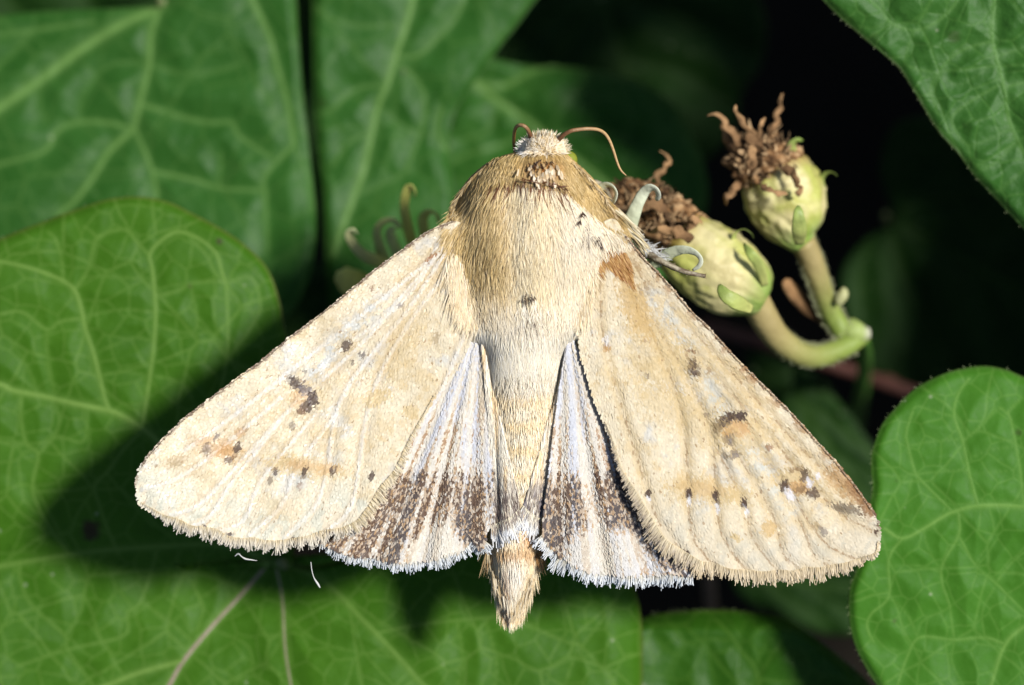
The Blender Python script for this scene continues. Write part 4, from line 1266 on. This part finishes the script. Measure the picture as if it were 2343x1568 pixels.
def fringe(parent, line, zf, L, per, c_in, c_out, outdir, Wd=3.4, name='fringe', curve=.0, z0=.0, jit=.13, lift=-.004, t0=0, t1=0, rows=((0.0, 1.0, 1), (.0, .7, 1))):
    q = spline(np.array(line, float), 400)
    seg = np.gradient(q, axis=0)
    ln = np.linalg.norm(seg, axis=1).sum()
    PX = []; PY_ = []; DX = []; DY = []; LL = []; C0 = []; C1 = []
    for back, kl, dens in rows:
        n = int(ln * per * dens)
        k = np.clip(rng.uniform(0, 399, n), 0, 398.99)
        x = np.interp(k, np.arange(400), q[:, 0]); y = np.interp(k, np.arange(400), q[:, 1])
        tx = np.interp(k, np.arange(400), seg[:, 0]); ty = np.interp(k, np.arange(400), seg[:, 1])
        nx, ny = ty, -tx
        l = np.hypot(nx, ny); nx /= l; ny /= l
        s = np.sign(nx * outdir[0] + ny * outdir[1]); s[s == 0] = 1
        nx *= s; ny *= s
        nx = nx * .6 + outdir[0] * .4 + rng.normal(0, jit, n); ny = ny * .6 + outdir[1] * .4 + rng.normal(0, jit, n)
        clump = fbm(k / 6., k * 0, 6, 2)
        PX.append(x - nx * 4 - nx * back); PY_.append(y - ny * 4 - ny * back); DX.append(nx); DY.append(ny)
        LL.append(L * kl * np.clip(.5 + 1.1 * clump ** 1.6, .5, 1.3) * rng.uniform(.7, 1.2, n))
        if t0:
            LL[-1] = LL[-1] * (.35 + .65 * ss(0, t0, k))
        if t1:
            LL[-1] = LL[-1] * (.12 + .88 * ss(399, 399 - t1, k))
        v = rng.uniform(0, 1, n)
        C0.append(mixc(np.tile(c_in[0], (n, 1)), c_in[1], v)); C1.append(mixc(np.tile(c_out[0], (n, 1)), c_out[1], v))
    px, py = np.concatenate(PX), np.concatenate(PY_)
    strands(name, px, py, np.concatenate(DX), np.concatenate(DY), np.concatenate(LL), rng.uniform(Wd * .6, Wd * 1.3, len(px)), np.vstack(C0), np.vstack(C1), M_FUR, parent, zf=zf, z0=z0 + rng.uniform(-.012, .012, len(px)), lift=lift, prof='spoon', nseg=4, roll=.35, bend=rng.normal(0, .08, len(px)))


def dir_from(bx, by):
    def f(px, py):
        x, y = px - bx, py - by
        l = np.hypot(x, y) + 1e-6
        return x / l, y / l
    return f


# hindwings first (they lie lowest)
LH = [(1095, 745), (1040, 790), (980, 850), (900, 950), (820, 1060), (760, 1160), (735, 1236), (769, 1254), (795, 1266), (818, 1271), (845, 1272), (872, 1277), (896, 1284), (920, 1286), (947, 1283), (974, 1279), (1000, 1276), (1028, 1265), (1050, 1262), (1069, 1245),
      (1076, 1228), (1086, 1240), (1100, 1254), (1110, 1238), (1118, 1205), (1140, 1170), (1150, 1080), (1138, 980), (1115, 870), (1104, 790)]
RH = [(1300, 770), (1330, 810), (1390, 880), (1470, 1000), (1540, 1140), (1585, 1250), (1585, 1316), (1560, 1315), (1531, 1309), (1500, 1316), (1473, 1312), (1440, 1316), (1410, 1312), (1392, 1309), (1360, 1308), (1323, 1295), (1300, 1284), (1276, 1266), (1255, 1244), (1241, 1222), (1244, 1170), (1255, 1090), (1264, 1000), (1280, 880)]
LFOLD = [(1098, 755), (1104, 800), (1110, 880), (1116, 960), (1118, 1060), (1116, 1140), (1124, 1206), (1150, 1196), (1172, 1184), (1189, 1166), (1182, 1120), (1170, 1070), (1158, 1010), (1148, 965), (1134, 915), (1118, 845), (1108, 785)]
RFOLD = [(1298, 775), (1288, 840), (1272, 900), (1250, 970), (1234, 1030), (1216, 1095), (1196, 1160), (1212, 1176), (1234, 1190), (1246, 1160), (1256, 1100), (1266, 1030), (1278, 950), (1290, 870), (1302, 805)]


def hind_z(bx, by, n, amp, z0, seed):
    def f(px, py):
        px = np.asarray(px, float); py = np.asarray(py, float)
        a = np.arctan2(px - bx, py - by)
        r = np.hypot(px - bx, py - by) / 520
        w = np.sin(a * n + .6 * np.sin(a * n * .37 + seed))
        return z0 + amp * np.clip(r, 0, 1.1) * (w - .3 * np.abs(w)) + .01 * (fbm(px / 60, py / 60, seed) - .5)
    return f


z_lh = hind_z(1102, 700, 34, .014, .056, 3)
z_rh = hind_z(1292, 700, 34, .014, .094, 4)


def z_lfold(px, py):
    px = np.asarray(px, float); py = np.asarray(py, float)
    t = ss(760, 1180, py)
    mid = 1103 + (1155 - 1103) * t
    u = (px - mid) / (10 + 30 * t)
    return np.maximum(zbody(px, py) + .008, .052) + .010 * np.exp(-u * u) + .003 * np.cos(u * 5)


def z_rfold(px, py):
    px = np.asarray(px, float); py = np.asarray(py, float)
    t = ss(770, 1180, py)
    mid = 1296 + (1222 - 1296) * t
    u = (px - mid) / (10 + 26 * t)
    return np.maximum(zbody(px, py) + .008, .052) + .010 * np.exp(-u * u) + .003 * np.cos(u * 5)


def hind_col(bx, by, side):
    def f(px, py):
        a = np.arctan2(px - bx, py - by) * 57.3
        r = np.hypot(px - bx, py - by)
        n = len(px)
        n3 = rng.uniform(0, 1, n)
        st = fbm(a / .8, r / 190, 120 + side, 3)
        st2 = fbm(a / 3.2, r / 200, 130 + side, 2)
        sp = fbm(px / 5, py / 5, 140 + side, 2)
        col = np.tile(C(240, 233, 220), (n, 1))
        col = mixc(col, C(222, 226, 238), ss(.40, .62, st2) * .85)
        col = mixc(col, C(236, 216, 176), ss(.5, .7, st) * .6)
        col = mixc(col, C(170, 120, 72), ss(.62, .72, st + (n3 - .5) * .25) * .75 * ss(150, 330, r))
        # dark outer band
        if side == 0:
            band = ss(1050, 1130, py + 50 * (st - .5)) * 1.0
            pale = np.exp(-(((px - 1000) / 62) ** 2 + ((py - 1225) / 45) ** 2)) + .8 * ss(1215, 1262, py) * ss(820, 900, px)
            darkx = ss(980, 860, px) * .25
        else:
            band = ss(1060, 1120, py + 60 * (st - .5)) * (1 - .75 * ss(1270, 1360, px) * ss(1150, 1240, py))
            pale = np.exp(-(((px - 1345) / 85) ** 2 + ((py - 1262) / 60) ** 2)) * 1.1 + .6 * np.exp(-(((px - 1450) / 50) ** 2 + ((py - 1250) / 80) ** 2))
            darkx = .6 * np.exp(-(((px - 1262) / 26) ** 2)) * ss(1080, 1120, py)
            darkx = darkx + .55 * np.exp(-((dist_to(px, py, [(1440, 1110), (1460, 1200), (1490, 1250), (1560, 1305)]) / 14) ** 2))  # narrow shadow of the forewing edge put into the colour
        m = np.clip(band * (1 - .9 * np.clip(pale, 0, 1)) * (.45 + .9 * ss(.35, .62, st2 * .5 + st * .5)) + darkx, 0, 1)
        dark = mixc(np.tile(C(100, 72, 52), (n, 1)), C(82, 70, 68), ss(.45, .6, st2))
        gold = mixc(np.tile(C(200, 158, 106), (n, 1)), C(236, 224, 206), rng.uniform(0, 1, n))
        sel = ss(.36, .66, m * (.55 + .9 * ss(.3, .62, st)) + (n3 - .5) * .30 + (sp - .5) * .25)
        col = mixc(col, C(240, 232, 214), np.clip(pale, 0, 1) * .7)
        col = mixc(col, dark, np.clip(sel, 0, 1) * .95)
        col = mixc(col, gold, (m > .2) * (rng.uniform(0, 1, n) > .60) * .8)
        return np.clip(col, 0, .85)
    return f


WHITE_IN = (C(232, 216, 168), C(244, 236, 214)); WHITE_OUT = (C(236, 240, 246), C(226, 236, 248))
for side, poly, ctr, zf, base, fold, zfold in ((0, LH, (985, 1130), z_lh, (1102, 700), LFOLD, z_lfold), (1, RH, (1370, 1160), z_rh, (1292, 700), RFOLD, z_rfold)):
    cf = hind_col(*base, side)
    w = wing_mesh('hindwing', poly, ctr, zf, cf, 4.5, 'pleated silvery hindwing with a dark brown outer band')
    scales('wing_scales', poly, 4.2, zf, cf, dir_from(*base), w, Ls=9, Ws=5)
    if side == 0:
        fringe(w, poly[6:20], zf, 26, 2.6, WHITE_IN, WHITE_OUT, (-.05, 1), Wd=2.3, z0=-.01)
        fringe(w, poly[20:24], zf, 24, 2.6, WHITE_IN, WHITE_OUT, (.2, 1), Wd=2.3, z0=-.01)
    else:
        fringe(w, poly[6:20], zf, 32, 2.6, WHITE_IN, WHITE_OUT, (-.18, 1), Wd=2.3, z0=-.01)
    # the folded inner edge lies on the abdomen
    pts, FF, rr, q = polar(fold, np.mean(np.array(fold), 0), 4)

    def fold_col(px, py, side=side):
        n = len(px)
        st = fbm(px / 7, py / 90, 150 + side, 3)
        n3 = rng.uniform(0, 1, n)
        col = mixc(np.tile(C(246, 238, 220), (n, 1)), C(226, 196, 144), ss(.45, .7, st) * .8)
        b = ss(1050, 1130, py + 40 * (st - .5))
        d = mixc(np.tile(C(96, 74, 62), (n, 1)), C(104, 100, 112), ss(.4, .6, st) * (.4 + .6 * side))
        col = mixc(col, d, b * ss(.25, .6, n3 * .7 + st * .5) * .9)
        return np.clip(col, 0, .85)
    fo = mesh('wing_fold', P(pts[:, 0], pts[:, 1], zfold(pts[:, 0], pts[:, 1])), FF, M_WING, w, col=fold_col(pts[:, 0], pts[:, 1]), org=MO)
    so = fo.modifiers.new('thickness', 'SOLIDIFY'); so.thickness = .006; so.offset = -1
    gx, gy = grid_in(fold, 3.6, .5)
    n = len(gx)
    c = fold_col(gx, gy)
    dx = (gx - base[0]) / 500 * 1.0
    strands('fold_hairs', gx, gy, dx + rng.normal(0, .06, n), np.ones(n), rng.uniform(16, 34, n), rng.uniform(2, 3.4, n), FB(c) * .95, FB(c), M_FUR, w, zf=zfold, z0=.004, lift=.008, nseg=4)
    ends = fold[6:10] if side == 0 else fold[6:9]
    fringe(w, ends, zfold, 48, 4.0, (C(240, 226, 186), C(246, 238, 214)), (C(246, 246, 248), C(240, 244, 250)), (-.12, 1) if side == 0 else (.28, 1), Wd=3.4, z0=.0, jit=.08, name='fold_fringe')

for side, poly, ctr, zf, base in ((0, LF, (760, 950), z_lf, (1120, 440)), (1, RF, (1600, 1000), z_rf, (1350, 440))):
    cf = lambda px, py, side=side: wing_col(px, py, side)
    w = wing_mesh('forewing', poly, ctr, zf, cf, 4.5, 'bright cream forewing with an open crescent spot' if side == 0 else 'yellower ribbed forewing with a bare orange patch at its root')
    scales('wing_scales', poly, 3.5, zf, cf, dir_from(*base), w, Ls=9, Ws=4.8, skip=(lambda px, py: inside(px, py, BARE)) if side == 1 else None, tilt=.0014 if side == 0 else .0012)
    TAN_IN = (C(238, 214, 164), C(246, 232, 198)); TAN_OUT = (C(216, 208, 194), C(236, 228, 212))
    if side == 0:
        fringe(w, TERM_L, zf, 26, 2.8, TAN_IN, TAN_OUT, (-.1, 1), Wd=2.3, t0=90)
        fringe(w, LF[32:40], zf, 26, 1.6, (C(232, 208, 156), C(244, 230, 196)), (C(232, 216, 180), C(240, 228, 204)), (.35, .95), Wd=2.2, z0=.004, jit=.08, t1=300)
        fringe(w, COSTA_L[:-1], zf, 4, 1.6, (C(140, 110, 84), C(206, 188, 158)), (C(170, 140, 110), C(226, 214, 196)), (-.9, .2), Wd=2.4, name='costal_fringe')
    else:
        fringe(w, TERM_R, zf, 29, 2.8, (C(236, 212, 164), C(246, 230, 196)), (C(226, 212, 186), C(222, 198, 156)), (.1, 1), Wd=2.3, t0=120)
        fringe(w, RF[27:35], zf, 34, 3.2, (C(236, 216, 172), C(246, 234, 204)), (C(180, 168, 158), C(220, 200, 164)), (-.2, 1), Wd=2.2, z0=.002, jit=.08, t1=300)
        fringe(w, COSTA_R[:-1], zf, 4, 1.6, (C(110, 80, 52), C(190, 160, 120)), (C(130, 100, 70), C(220, 205, 180)), (.8, .6), Wd=2.4, name='costal_fringe')
        # fibres of the bare patch
        gx, gy = grid_in(BARE, 3.4)
        n = len(gx)
        v = rng.uniform(0, 1, n)
        cc = mixc(np.tile(C(166, 106, 50), (n, 1)), C(232, 188, 118), v)
        strands('bare_patch_fibres', gx, gy, .5 + rng.normal(0, .05, n), .85 + 0 * gx, rng.uniform(14, 28, n), 3.2, cc, cc, M_FUR, w, zf=zf, z0=.002, lift=.003, nseg=4)

# ---- fur

THOR = [(1190, 350), (1235, 341), (1290, 349), (1325, 376), (1355, 407), (1385, 445), (1408, 485), (1434, 522), (1428, 552), (1398, 560), (1368, 588), (1356, 640), (1350, 720), (1332, 790), (1300, 830), (1240, 840), (1180, 835), (1118, 815), (1085, 770), (1062, 700), (1052, 640), (1042, 580), (1032, 515), (1036, 470), (1056, 430), (1090, 390), (1130, 361)]
COLLAR_LINE = np.array([(1030, 500), (1060, 455), (1100, 428), (1134, 418), (1193, 409), (1245, 414), (1291, 430), (1330, 462), (1380, 510), (1430, 545)])


def zfur(px, py):
    zb = zbody(px, py)
    cx, hw, zc, hh = bparam(py)
    out = np.abs(px - cx) > hw * .98
    zw = np.where(px < cx, z_lf(px, py), z_rf(px, py)) + .01
    zw = zw - .02 - .35 * ss(750, 880, py)
    k = .045
    a, b = zb / k, (zw - .3 * ss(530, 430, py)) / k
    m = np.maximum(a, b)
    return k * (m + np.log(np.exp(a - m) + np.exp(b - m)))


px, py = grid_in(THOR, 2.6, .6)
n = len(px)
cx, hw, zc, hh = bparam(py)
u = (px - cx) / hw
cl = np.interp(px, COLLAR_LINE[:, 0], COLLAR_LINE[:, 1])
collar = py < cl
v = rng.uniform(0, 1, n)
nz = fbm(px / 26, py / 60, 200, 3)
olive = mixc(np.tile(C(176, 148, 92), (n, 1)), C(220, 196, 144), v)
mid = mixc(np.tile(C(220, 200, 156), (n, 1)), C(242, 230, 200), v)
pale = mixc(np.tile(C(230, 214, 180), (n, 1)), C(246, 236, 214), v)
white = mixc(np.tile(C(236, 224, 198), (n, 1)), C(248, 240, 224), v)
wl = ss(1190, 1150, px + 14 * (nz - .5)) * ss(760, 640, py)
wr = ss(1235, 1300, px + 20 * (nz - .5))
col = mixc(mid, olive, np.clip(wl * (1 - .45 * ss(560, 700, py)), 0, 1))  # shade of the left side put into the fur colour with its own olive
col = mixc(col, pale, wr)
col = mixc(col, pale, ss(600, 720, py) * .7)
col = mixc(col, white, ss(640, 740, py) * ss(1070, 1130, px) * .95)
col = mixc(col, white, np.exp(-(((px - 1215) / 45) ** 2 + ((py - 715) / 30) ** 2)))
col = mixc(col, white, np.exp(-(((px - 1335) / 50) ** 2 + ((py - 515) / 45) ** 2)) * .9)
colc = mixc(np.tile(C(172, 144, 88), (n, 1)), C(208, 182, 128), v)
col = np.where(collar[:, None], colc, col)
nape_brown = np.exp(-(((px - 1240) / 34) ** 2 + ((py - 378) / 17) ** 2))  # orange brown hairs of the nape
col = mixc(col, C(168, 104, 44), np.clip(nape_brown * 1.2, 0, 1) * (v > .25))
for (sx, sy, rx, ry) in ((1211, 683, 17, 7), (1332, 492, 8, 14), (1325, 508, 5, 8), (1368, 548, 4, 7)):
    m = np.exp(-(((px - sx) / rx) ** 2 + ((py - sy) / ry) ** 2))
    col = mixc(col, C(70, 48, 36), ss(.35, .7, m))
dl = np.abs(py - cl)
edge = (dl < 5) & (px > 1120) & (px < 1300) & (rng.uniform(0, 1, n) > .35)
col = np.where(edge[:, None], C(110, 70, 40), col)
col = mixc(col, C(110, 84, 50), (rng.uniform(0, 1, n) > .94) * .7 * (1 - wr))
col = col * (.72 + .52 * fbm(px / 8, py / 42, 211, 2))[:, None]
ang = .55 * u * ss(640, 470, py) + .10 * u + .5 * (nz - .5) + .35 * (fbm(px / 9, py / 30, 207, 2) - .5) + rng.normal(0, .09, n)
ang = ang - .18 * ss(600, 700, py) * u
L = np.where(collar, rng.uniform(18, 34, n), rng.uniform(42, 84, n) * (1 + .3 * ss(640, 760, py)))
L = np.where(py < 375, L * .7, L)
L = np.where((px > 1345) & (py > 470), np.minimum(L, 30), L)
strands('fur', px, py, np.sin(ang), np.cos(ang), L, rng.uniform(1.3, 2.5, n), FB(col) * .9, FB(col), M_FUR, body, zf=zfur, z0=.0, lift=np.where(collar, .010, .013) * rng.uniform(.3, 1.6, n), bend=rng.normal(0, .12, n), roll=.22)

# stray hairs that break the outline
q = spline(np.array([(1036, 500), (1036, 470), (1056, 430), (1090, 390), (1130, 361), (1185, 350)], float), 160)
q2 = spline(np.array([(1300, 354), (1325, 376), (1355, 407), (1385, 445), (1408, 485)], float), 130)
qq = np.vstack([q, q2]); n = len(qq)
s_ = np.where(np.arange(n) < 160, -1, 1)
cc = mixc(np.tile(C(160, 128, 76), (n, 1)), C(226, 204, 160), rng.uniform(0, 1, n))
strands('stray_hairs', qq[:, 0] - s_ * 4, qq[:, 1] + 4, s_ * rng.uniform(.2, .7, n), rng.uniform(.4, 1.0, n), rng.uniform(14, 30, n), 2.2, cc, cc, M_FUR, body, z0=rng.uniform(.0, .16, n), lift=-.01)

# flat pale scales at the nape
n = 46
sx, sy = rng.normal(1247, 19, n), rng.normal(395, 9, n)
cc = mixc(np.tile(C(206, 168, 110), (n, 1)), C(248, 234, 206), rng.uniform(0, 1, n))
strands('nape_scales', sx, sy, rng.normal(.1, .3, n), np.ones(n), rng.uniform(12, 20, n), rng.uniform(5, 8, n), cc, cc, M_SCALE, body, zf=zfur, z0=.022, lift=.01, prof='scale', nseg=4)
n = 34
sx = np.linspace(1186, 1296, n) + rng.normal(0, 2, n); sy = np.interp(sx, COLLAR_LINE[:, 0], COLLAR_LINE[:, 1]) + rng.normal(2, 2, n)
strands('collar_edge', sx, sy, rng.normal(.9, .3, n), rng.normal(.25, .2, n), rng.uniform(10, 20, n), 3, C(96, 58, 34), C(120, 76, 40), M_FUR, body, zf=zfur, z0=.03, lift=.0, nseg=4)
for (mx_, my_, rx_, ry_, n) in ((1211, 682, 14, 7, 16), (1332, 490, 4, 8, 9), (1325, 507, 4, 5, 6), (1368, 548, 3, 4, 5), (1240, 374, 26, 10, 24)):
    sx, sy = rng.normal(mx_, rx_ * .6, n), rng.normal(my_, ry_ * .6, n)
    strands('dark_hairs', sx, sy, rng.normal(.3, .6, n), np.ones(n), rng.uniform(8, 16, n), 2.6, C(58, 40, 30), C(86, 56, 36), M_FUR, body, zf=zfur, z0=.03, lift=.005, nseg=4)
n = 70
sx, sy = rng.normal(1212, 22, n), rng.normal(702, 12, n)
cc = mixc(np.tile(C(236, 224, 200), (n, 1)), C(248, 242, 228), rng.uniform(0, 1, n))
strands('crest_tuft', sx, sy, rng.normal(0, .3, n), np.ones(n), rng.uniform(20, 46, n), 2.4, FB(cc), FB(cc), M_FUR, body, zf=zfur, z0=.010, lift=.01)

# head tuft
n = 1700
a = rng.uniform(-math.pi, 0, n)
rr = np.sqrt(rng.uniform(0, 1, n))
hx, hy = 1243 + 50 * rr * np.cos(a), 352 + 40 * rr * np.sin(a)
dx, dy = np.cos(a) * rr * .9 + rng.normal(0, .25, n), np.sin(a) * rr * .8 - .1 + rng.normal(0, .25, n)
cc = mixc(np.tile(C(190, 162, 108), (n, 1)), C(248, 240, 222), rng.uniform(0, 1, n))
cc = mixc(cc, C(252, 250, 246), ss(1222, 1196, hx) * .9)
cc = mixc(cc, C(244, 234, 210), ss(1268, 1290, hx) * .6)
strands('head_fur', hx, hy, dx, dy, rng.uniform(10, 22, n), rng.uniform(1.2, 2.3, n), FB(cc) * .9, FB(cc), M_FUR, body, zf=zfur, z0=.01, lift=rng.uniform(.0, .04, n), nseg=5)

# abdomen
ABD = [(1112, 800), (1285, 800), (1275, 900), (1262, 1000), (1250, 1100), (1242, 1200), (1236, 1250), (1226, 1310), (1208, 1370), (1186, 1410), (1166, 1422), (1148, 1405), (1134, 1360), (1122, 1290), (1113, 1220), (1116, 1100), (1118, 1000), (1114, 900)]
px, py = grid_in(ABD, 2.8, .6)
n = len(px)
cx, hw, zc, hh = bparam(py)
u = np.clip((px - cx) / hw, -1, 1)
v = rng.uniform(0, 1, n)
seg = np.sin((py - 800) / 58 * 2 * math.pi)
col = mixc(np.tile(C(222, 200, 156), (n, 1)), C(246, 234, 206), v)
col = mixc(col, C(250, 244, 230), np.exp(-(u / .45) ** 2) * .45 * ss(-.4, .6, seg))
col = mixc(col, C(214, 184, 128), ss(.75, 1, -seg) * .3)
col = mixc(col, C(176, 126, 66), np.exp(-((py - 1255) / 12) ** 2) * .6)
col = mixc(col, C(190, 138, 72), np.exp(-(((px - 1212) / 24) ** 2 + ((py - 1215) / 26) ** 2)) * .8)  # shadow of the right hindwing put into the fur colour
col = mixc(col, C(150, 106, 58), np.exp(-((dist_to(px, py, [(1158, 1290), (1150, 1340), (1158, 1390)]) / 7) ** 2)) * .8)  # dark stripe: shadow of the tail ridge put into the colour
col = mixc(col, C(252, 248, 240), np.exp(-(((px - 1178) / 22) ** 2 + ((py - 1300) / 28) ** 2)) * .7)
L = rng.uniform(18, 34, n) + 30 * ss(1240, 1330, py)
L = np.minimum(L, np.maximum(10, 1436 - py + rng.normal(0, 8, n)))
ang = u * (.10 - .30 * ss(1250, 1350, py)) + rng.normal(0, .12, n)
zab = lambda x, y: zbody(x, y)
strands('abdomen_fur', px, py, np.sin(ang), np.cos(ang), L, rng.uniform(1.5, 2.8, n), FB(col) * .9, FB(col), M_FUR, body, zf=zab, z0=.0, lift=rng.uniform(.004, .016, n), nseg=5)
# side tufts of the abdomen
n = 300
sd_ = np.where(rng.uniform(0, 1, n) < .55, -1, 1)
sx = 1177 + sd_ * rng.uniform(46, 64, n); sy = rng.uniform(1205, 1270, n)
cc = mixc(np.tile(C(186, 146, 88), (n, 1)), C(236, 216, 176), rng.uniform(0, 1, n))
cc = mixc(cc, C(160, 110, 56), (sd_ > 0) * .6)
strands('side_tufts', sx, sy, sd_ * rng.uniform(.02, .32, n), np.ones(n), rng.uniform(24, 64, n), rng.uniform(1.6, 3, n), cc, cc, M_FUR, body, z0=rng.uniform(-.12, .0, n), lift=-.01, bend=rng.normal(0, .08, n))
# tail tip tuft
n = 420
tx = rng.uniform(-1, 1, n)
sx = 1172 + 46 * tx; sy = 1345 + 50 * (1 - np.abs(tx)) + rng.uniform(-40, 0, n)
cc = mixc(np.tile(C(206, 176, 122), (n, 1)), C(250, 240, 216), rng.uniform(0, 1, n))
strands('tail_tuft', sx, sy, -tx * .22 + rng.normal(0, .08, n), np.ones(n), rng.uniform(22, 50, n), rng.uniform(2, 3.4, n), cc, cc, M_FUR, body, z0=rng.uniform(-.08, .03, n), lift=-.01)

# long pale hairs from the thorax over the wing roots
n = 1100
left = rng.uniform(0, 1, n) < .75
sy = rng.uniform(580, 730, n)
sx = np.where(left, 1050 + (sy - 600) * .2, 1338 - (sy - 600) * .06) + rng.normal(0, 11, n)
cc = mixc(np.tile(C(226, 204, 160), (n, 1)), C(246, 234, 208), rng.uniform(0, 1, n))
strands('wing_root_hairs', sx, sy, np.where(left, rng.normal(-.12, .16, n), rng.normal(.02, .1, n)), np.ones(n), rng.uniform(34, 96, n) * (1 - .4 * ss(640, 730, sy)), rng.uniform(1.3, 2.4, n), FB(cc) * .95, FB(cc), M_FUR, body,
        zf=lambda x, y: np.where(x < 1205, z_lf(x, y), z_rf(x, y)), z0=.008, lift=.012)

# soft fluff that falls from the thorax over the waist
n = 1300
sx = 1206 + rng.uniform(-1, 1, n) * 118
sy = 775 + 28 * np.cos((sx - 1206) / 118 * 1.4) + rng.uniform(-34, 22, n)
cc = mixc(np.tile(C(240, 228, 200), (n, 1)), C(252, 247, 234), rng.uniform(0, 1, n))
strands('waist_fluff', sx, sy, (sx - 1206) / 118 * .12 + rng.normal(0, .12, n), np.ones(n), rng.uniform(26, 92, n), rng.uniform(1.2, 2.2, n), FB(cc) * .95, FB(cc), M_FUR, body, zf=zfur, z0=.014, lift=.010, bend=rng.normal(0, .16, n), roll=.25)

# tuft and fluff at the right shoulder
n = 170
t_ = rng.uniform(0, 1, n)
sx, sy = 1405 + 40 * t_ + rng.normal(0, 3, n), 480 + 62 * t_ + rng.normal(0, 4, n)
cc = mixc(np.tile(C(206, 182, 126), (n, 1)), C(246, 236, 206), rng.uniform(0, 1, n))
strands('shoulder_tuft', sx, sy, .78 + rng.normal(0, .09, n), .62 + rng.normal(0, .09, n), rng.uniform(50, 86, n) * (1.05 - .35 * t_), rng.uniform(2.2, 3.6, n), cc * .85, cc, M_FUR, body, z0=.06 - .1 * rng.uniform(0, 1, n), lift=-.02, bend=.10)
n = 160
cc = mixc(np.tile(C(150, 150, 146), (n, 1)), C(236, 236, 232), rng.uniform(0, 1, n))
t_ = rng.uniform(0, 1, n)
strands('shoulder_fluff', 1440 + 75 * t_ + rng.normal(0, 6, n), 535 + 55 * t_ + rng.normal(0, 6, n), .7 + rng.normal(0, .4, n), .6 + rng.normal(0, .4, n), rng.uniform(12, 26, n), 3, cc, cc, M_FUR, body, z0=-.08, lift=.0)

# ---- antennae, eyes, legs
ABR, ABT = C(120, 76, 50), C(176, 126, 72)
for pts in ([(1214, 318, .10, 5.5), (1211, 305, .14, 5), (1204, 293, .17, 4.6), (1194, 287, .17, 4.4), (1183, 289, .14, 4.2), (1177, 300, .08, 4), (1175, 325, -.02, 3.8), (1177, 350, -.14, 3.4)],
            [(1272, 328, .10, 5.8), (1279, 319, .13, 5.4), (1291, 308, .16, 5), (1306, 300, .18, 4.7), (1322, 297, .18, 4.5), (1345, 295, .17, 4.2), (1367, 297, .15, 4), (1383, 306, .12, 3.8), (1394, 322, .10, 3.5), (1403, 345, .08, 3.2), (1412, 373, .06, 2.8), (1420, 390, .05, 2.3), (1432, 402, .04, 1.2)]):
    tube('antenna', pts, M_HORN, moth, n=110, sides=10, bumpy=.0, colf=lambda t, a: (mixc(ABR, ABT, ss(.05, .7, t)) * (.72 + .38 * (math.sin(t * 330) > -.2))) if math.sin(a) < .3 else mixc(ABR, C(206, 170, 120), ss(.0, .6, t)))


def ball(name, x, y, z, r, mat, parent, col):
    n, m = 24, 14
    c = P(x, y, z)
    V = [c + np.array([math.cos(2 * math.pi * i / n) * math.sin(math.pi * j / m), math.sin(2 * math.pi * i / n) * math.sin(math.pi * j / m), math.cos(math.pi * j / m)]) * r * K for j in range(m + 1) for i in range(n)]
    F = [(j * n + i, (j + 1) * n + i, (j + 1) * n + (i + 1) % n, j * n + (i + 1) % n) for j in range(m) for i in range(n)]
    return mesh(name, V, [F], mat, parent, col=col, org=MO)


ball('eye', 1300, 366, -.02, 21, M_EYE, moth, C(142, 150, 52))
ball('eye', 1192, 362, -.02, 19, M_EYE, moth, C(60, 62, 34))
legs = [
    [(1440, 575, -.16, 10), (1475, 580, -.12, 11), (1500, 592, -.06, 9), (1530, 607, -.03, 7), (1560, 620, -.02, 6), (1588, 627, -.02, 5.2), (1612, 632, -.04, 5)],
    [(1400, 600, -.2, 10), (1470, 660, -.3, 8), (1500, 700, -.5, 6), (1506, 720, -.62, 4)],
    [(1330, 420, -.15, 9), (1372, 424, -.22, 8), (1400, 470, -.5, 5), (1410, 500, -.6, 3)],
    [(1130, 440, -.2, 9), (1085, 470, -.3, 8), (1050, 560, -.8, 5), (1020, 590, -1.0, 4)],
    [(1110, 560, -.25, 10), (1060, 620, -.35, 8), (1010, 660, -.9, 6), (985, 680, -1.1, 4)],
    [(1130, 640, -.25, 10), (1060, 760, -.35, 8), (1000, 850, -.7, 6), (960, 900, -1.6, 4)],
]
for i, pts in enumerate(legs):
    lg = tube('leg', pts, M_HORN, moth, n=40, sides=10, bumpy=.5, colf=lambda t, a: mixc(mixc(C(196, 186, 160), C(110, 92, 70), ss(.25, .75, float(fbm(np.array(t * 14.), np.array(a), 31)))), C(96, 78, 58), ss(.75, 1, t) * .7))
    if i == 0:
        q = spline(np.array(pts)[:, :3], 60)
        k = rng.integers(12, 60, 60)
        strands('leg_spines', q[k, 0], q[k, 1], rng.normal(.6, .5, 60), rng.normal(.3, .9, 60), rng.uniform(6, 14, 60), 1.6, C(170, 150, 110), C(120, 100, 70), M_FUR, lg, z0=q[k, 2], lift=.0)

# ---- loose scales that have come off the moth
for lab, pts in (('white loose hair scale hanging just below the left forewing fringe', [(711, 1286, .02, .8), (713, 1304, .01, 1.0), (718, 1322, .0, 1.1), (726, 1335, .0, 2.4), (732, 1345, .0, 1.2)]),
                 ('bent white loose hair scale below the middle of the left wing fringe', [(537, 1273, .02, .8), (545, 1267, .02, 2), (553, 1274, .02, 1.2), (562, 1279, .02, 2.2), (575, 1281, .02, 1.2), (588, 1283, .01, .6)])):
    o = tube('loose_scale', pts, M_FUR, None, col=C(240, 240, 236), n=20, sides=6, flat=.4)
    tag(o, lab, 'scale', 'loose scales of the moth')
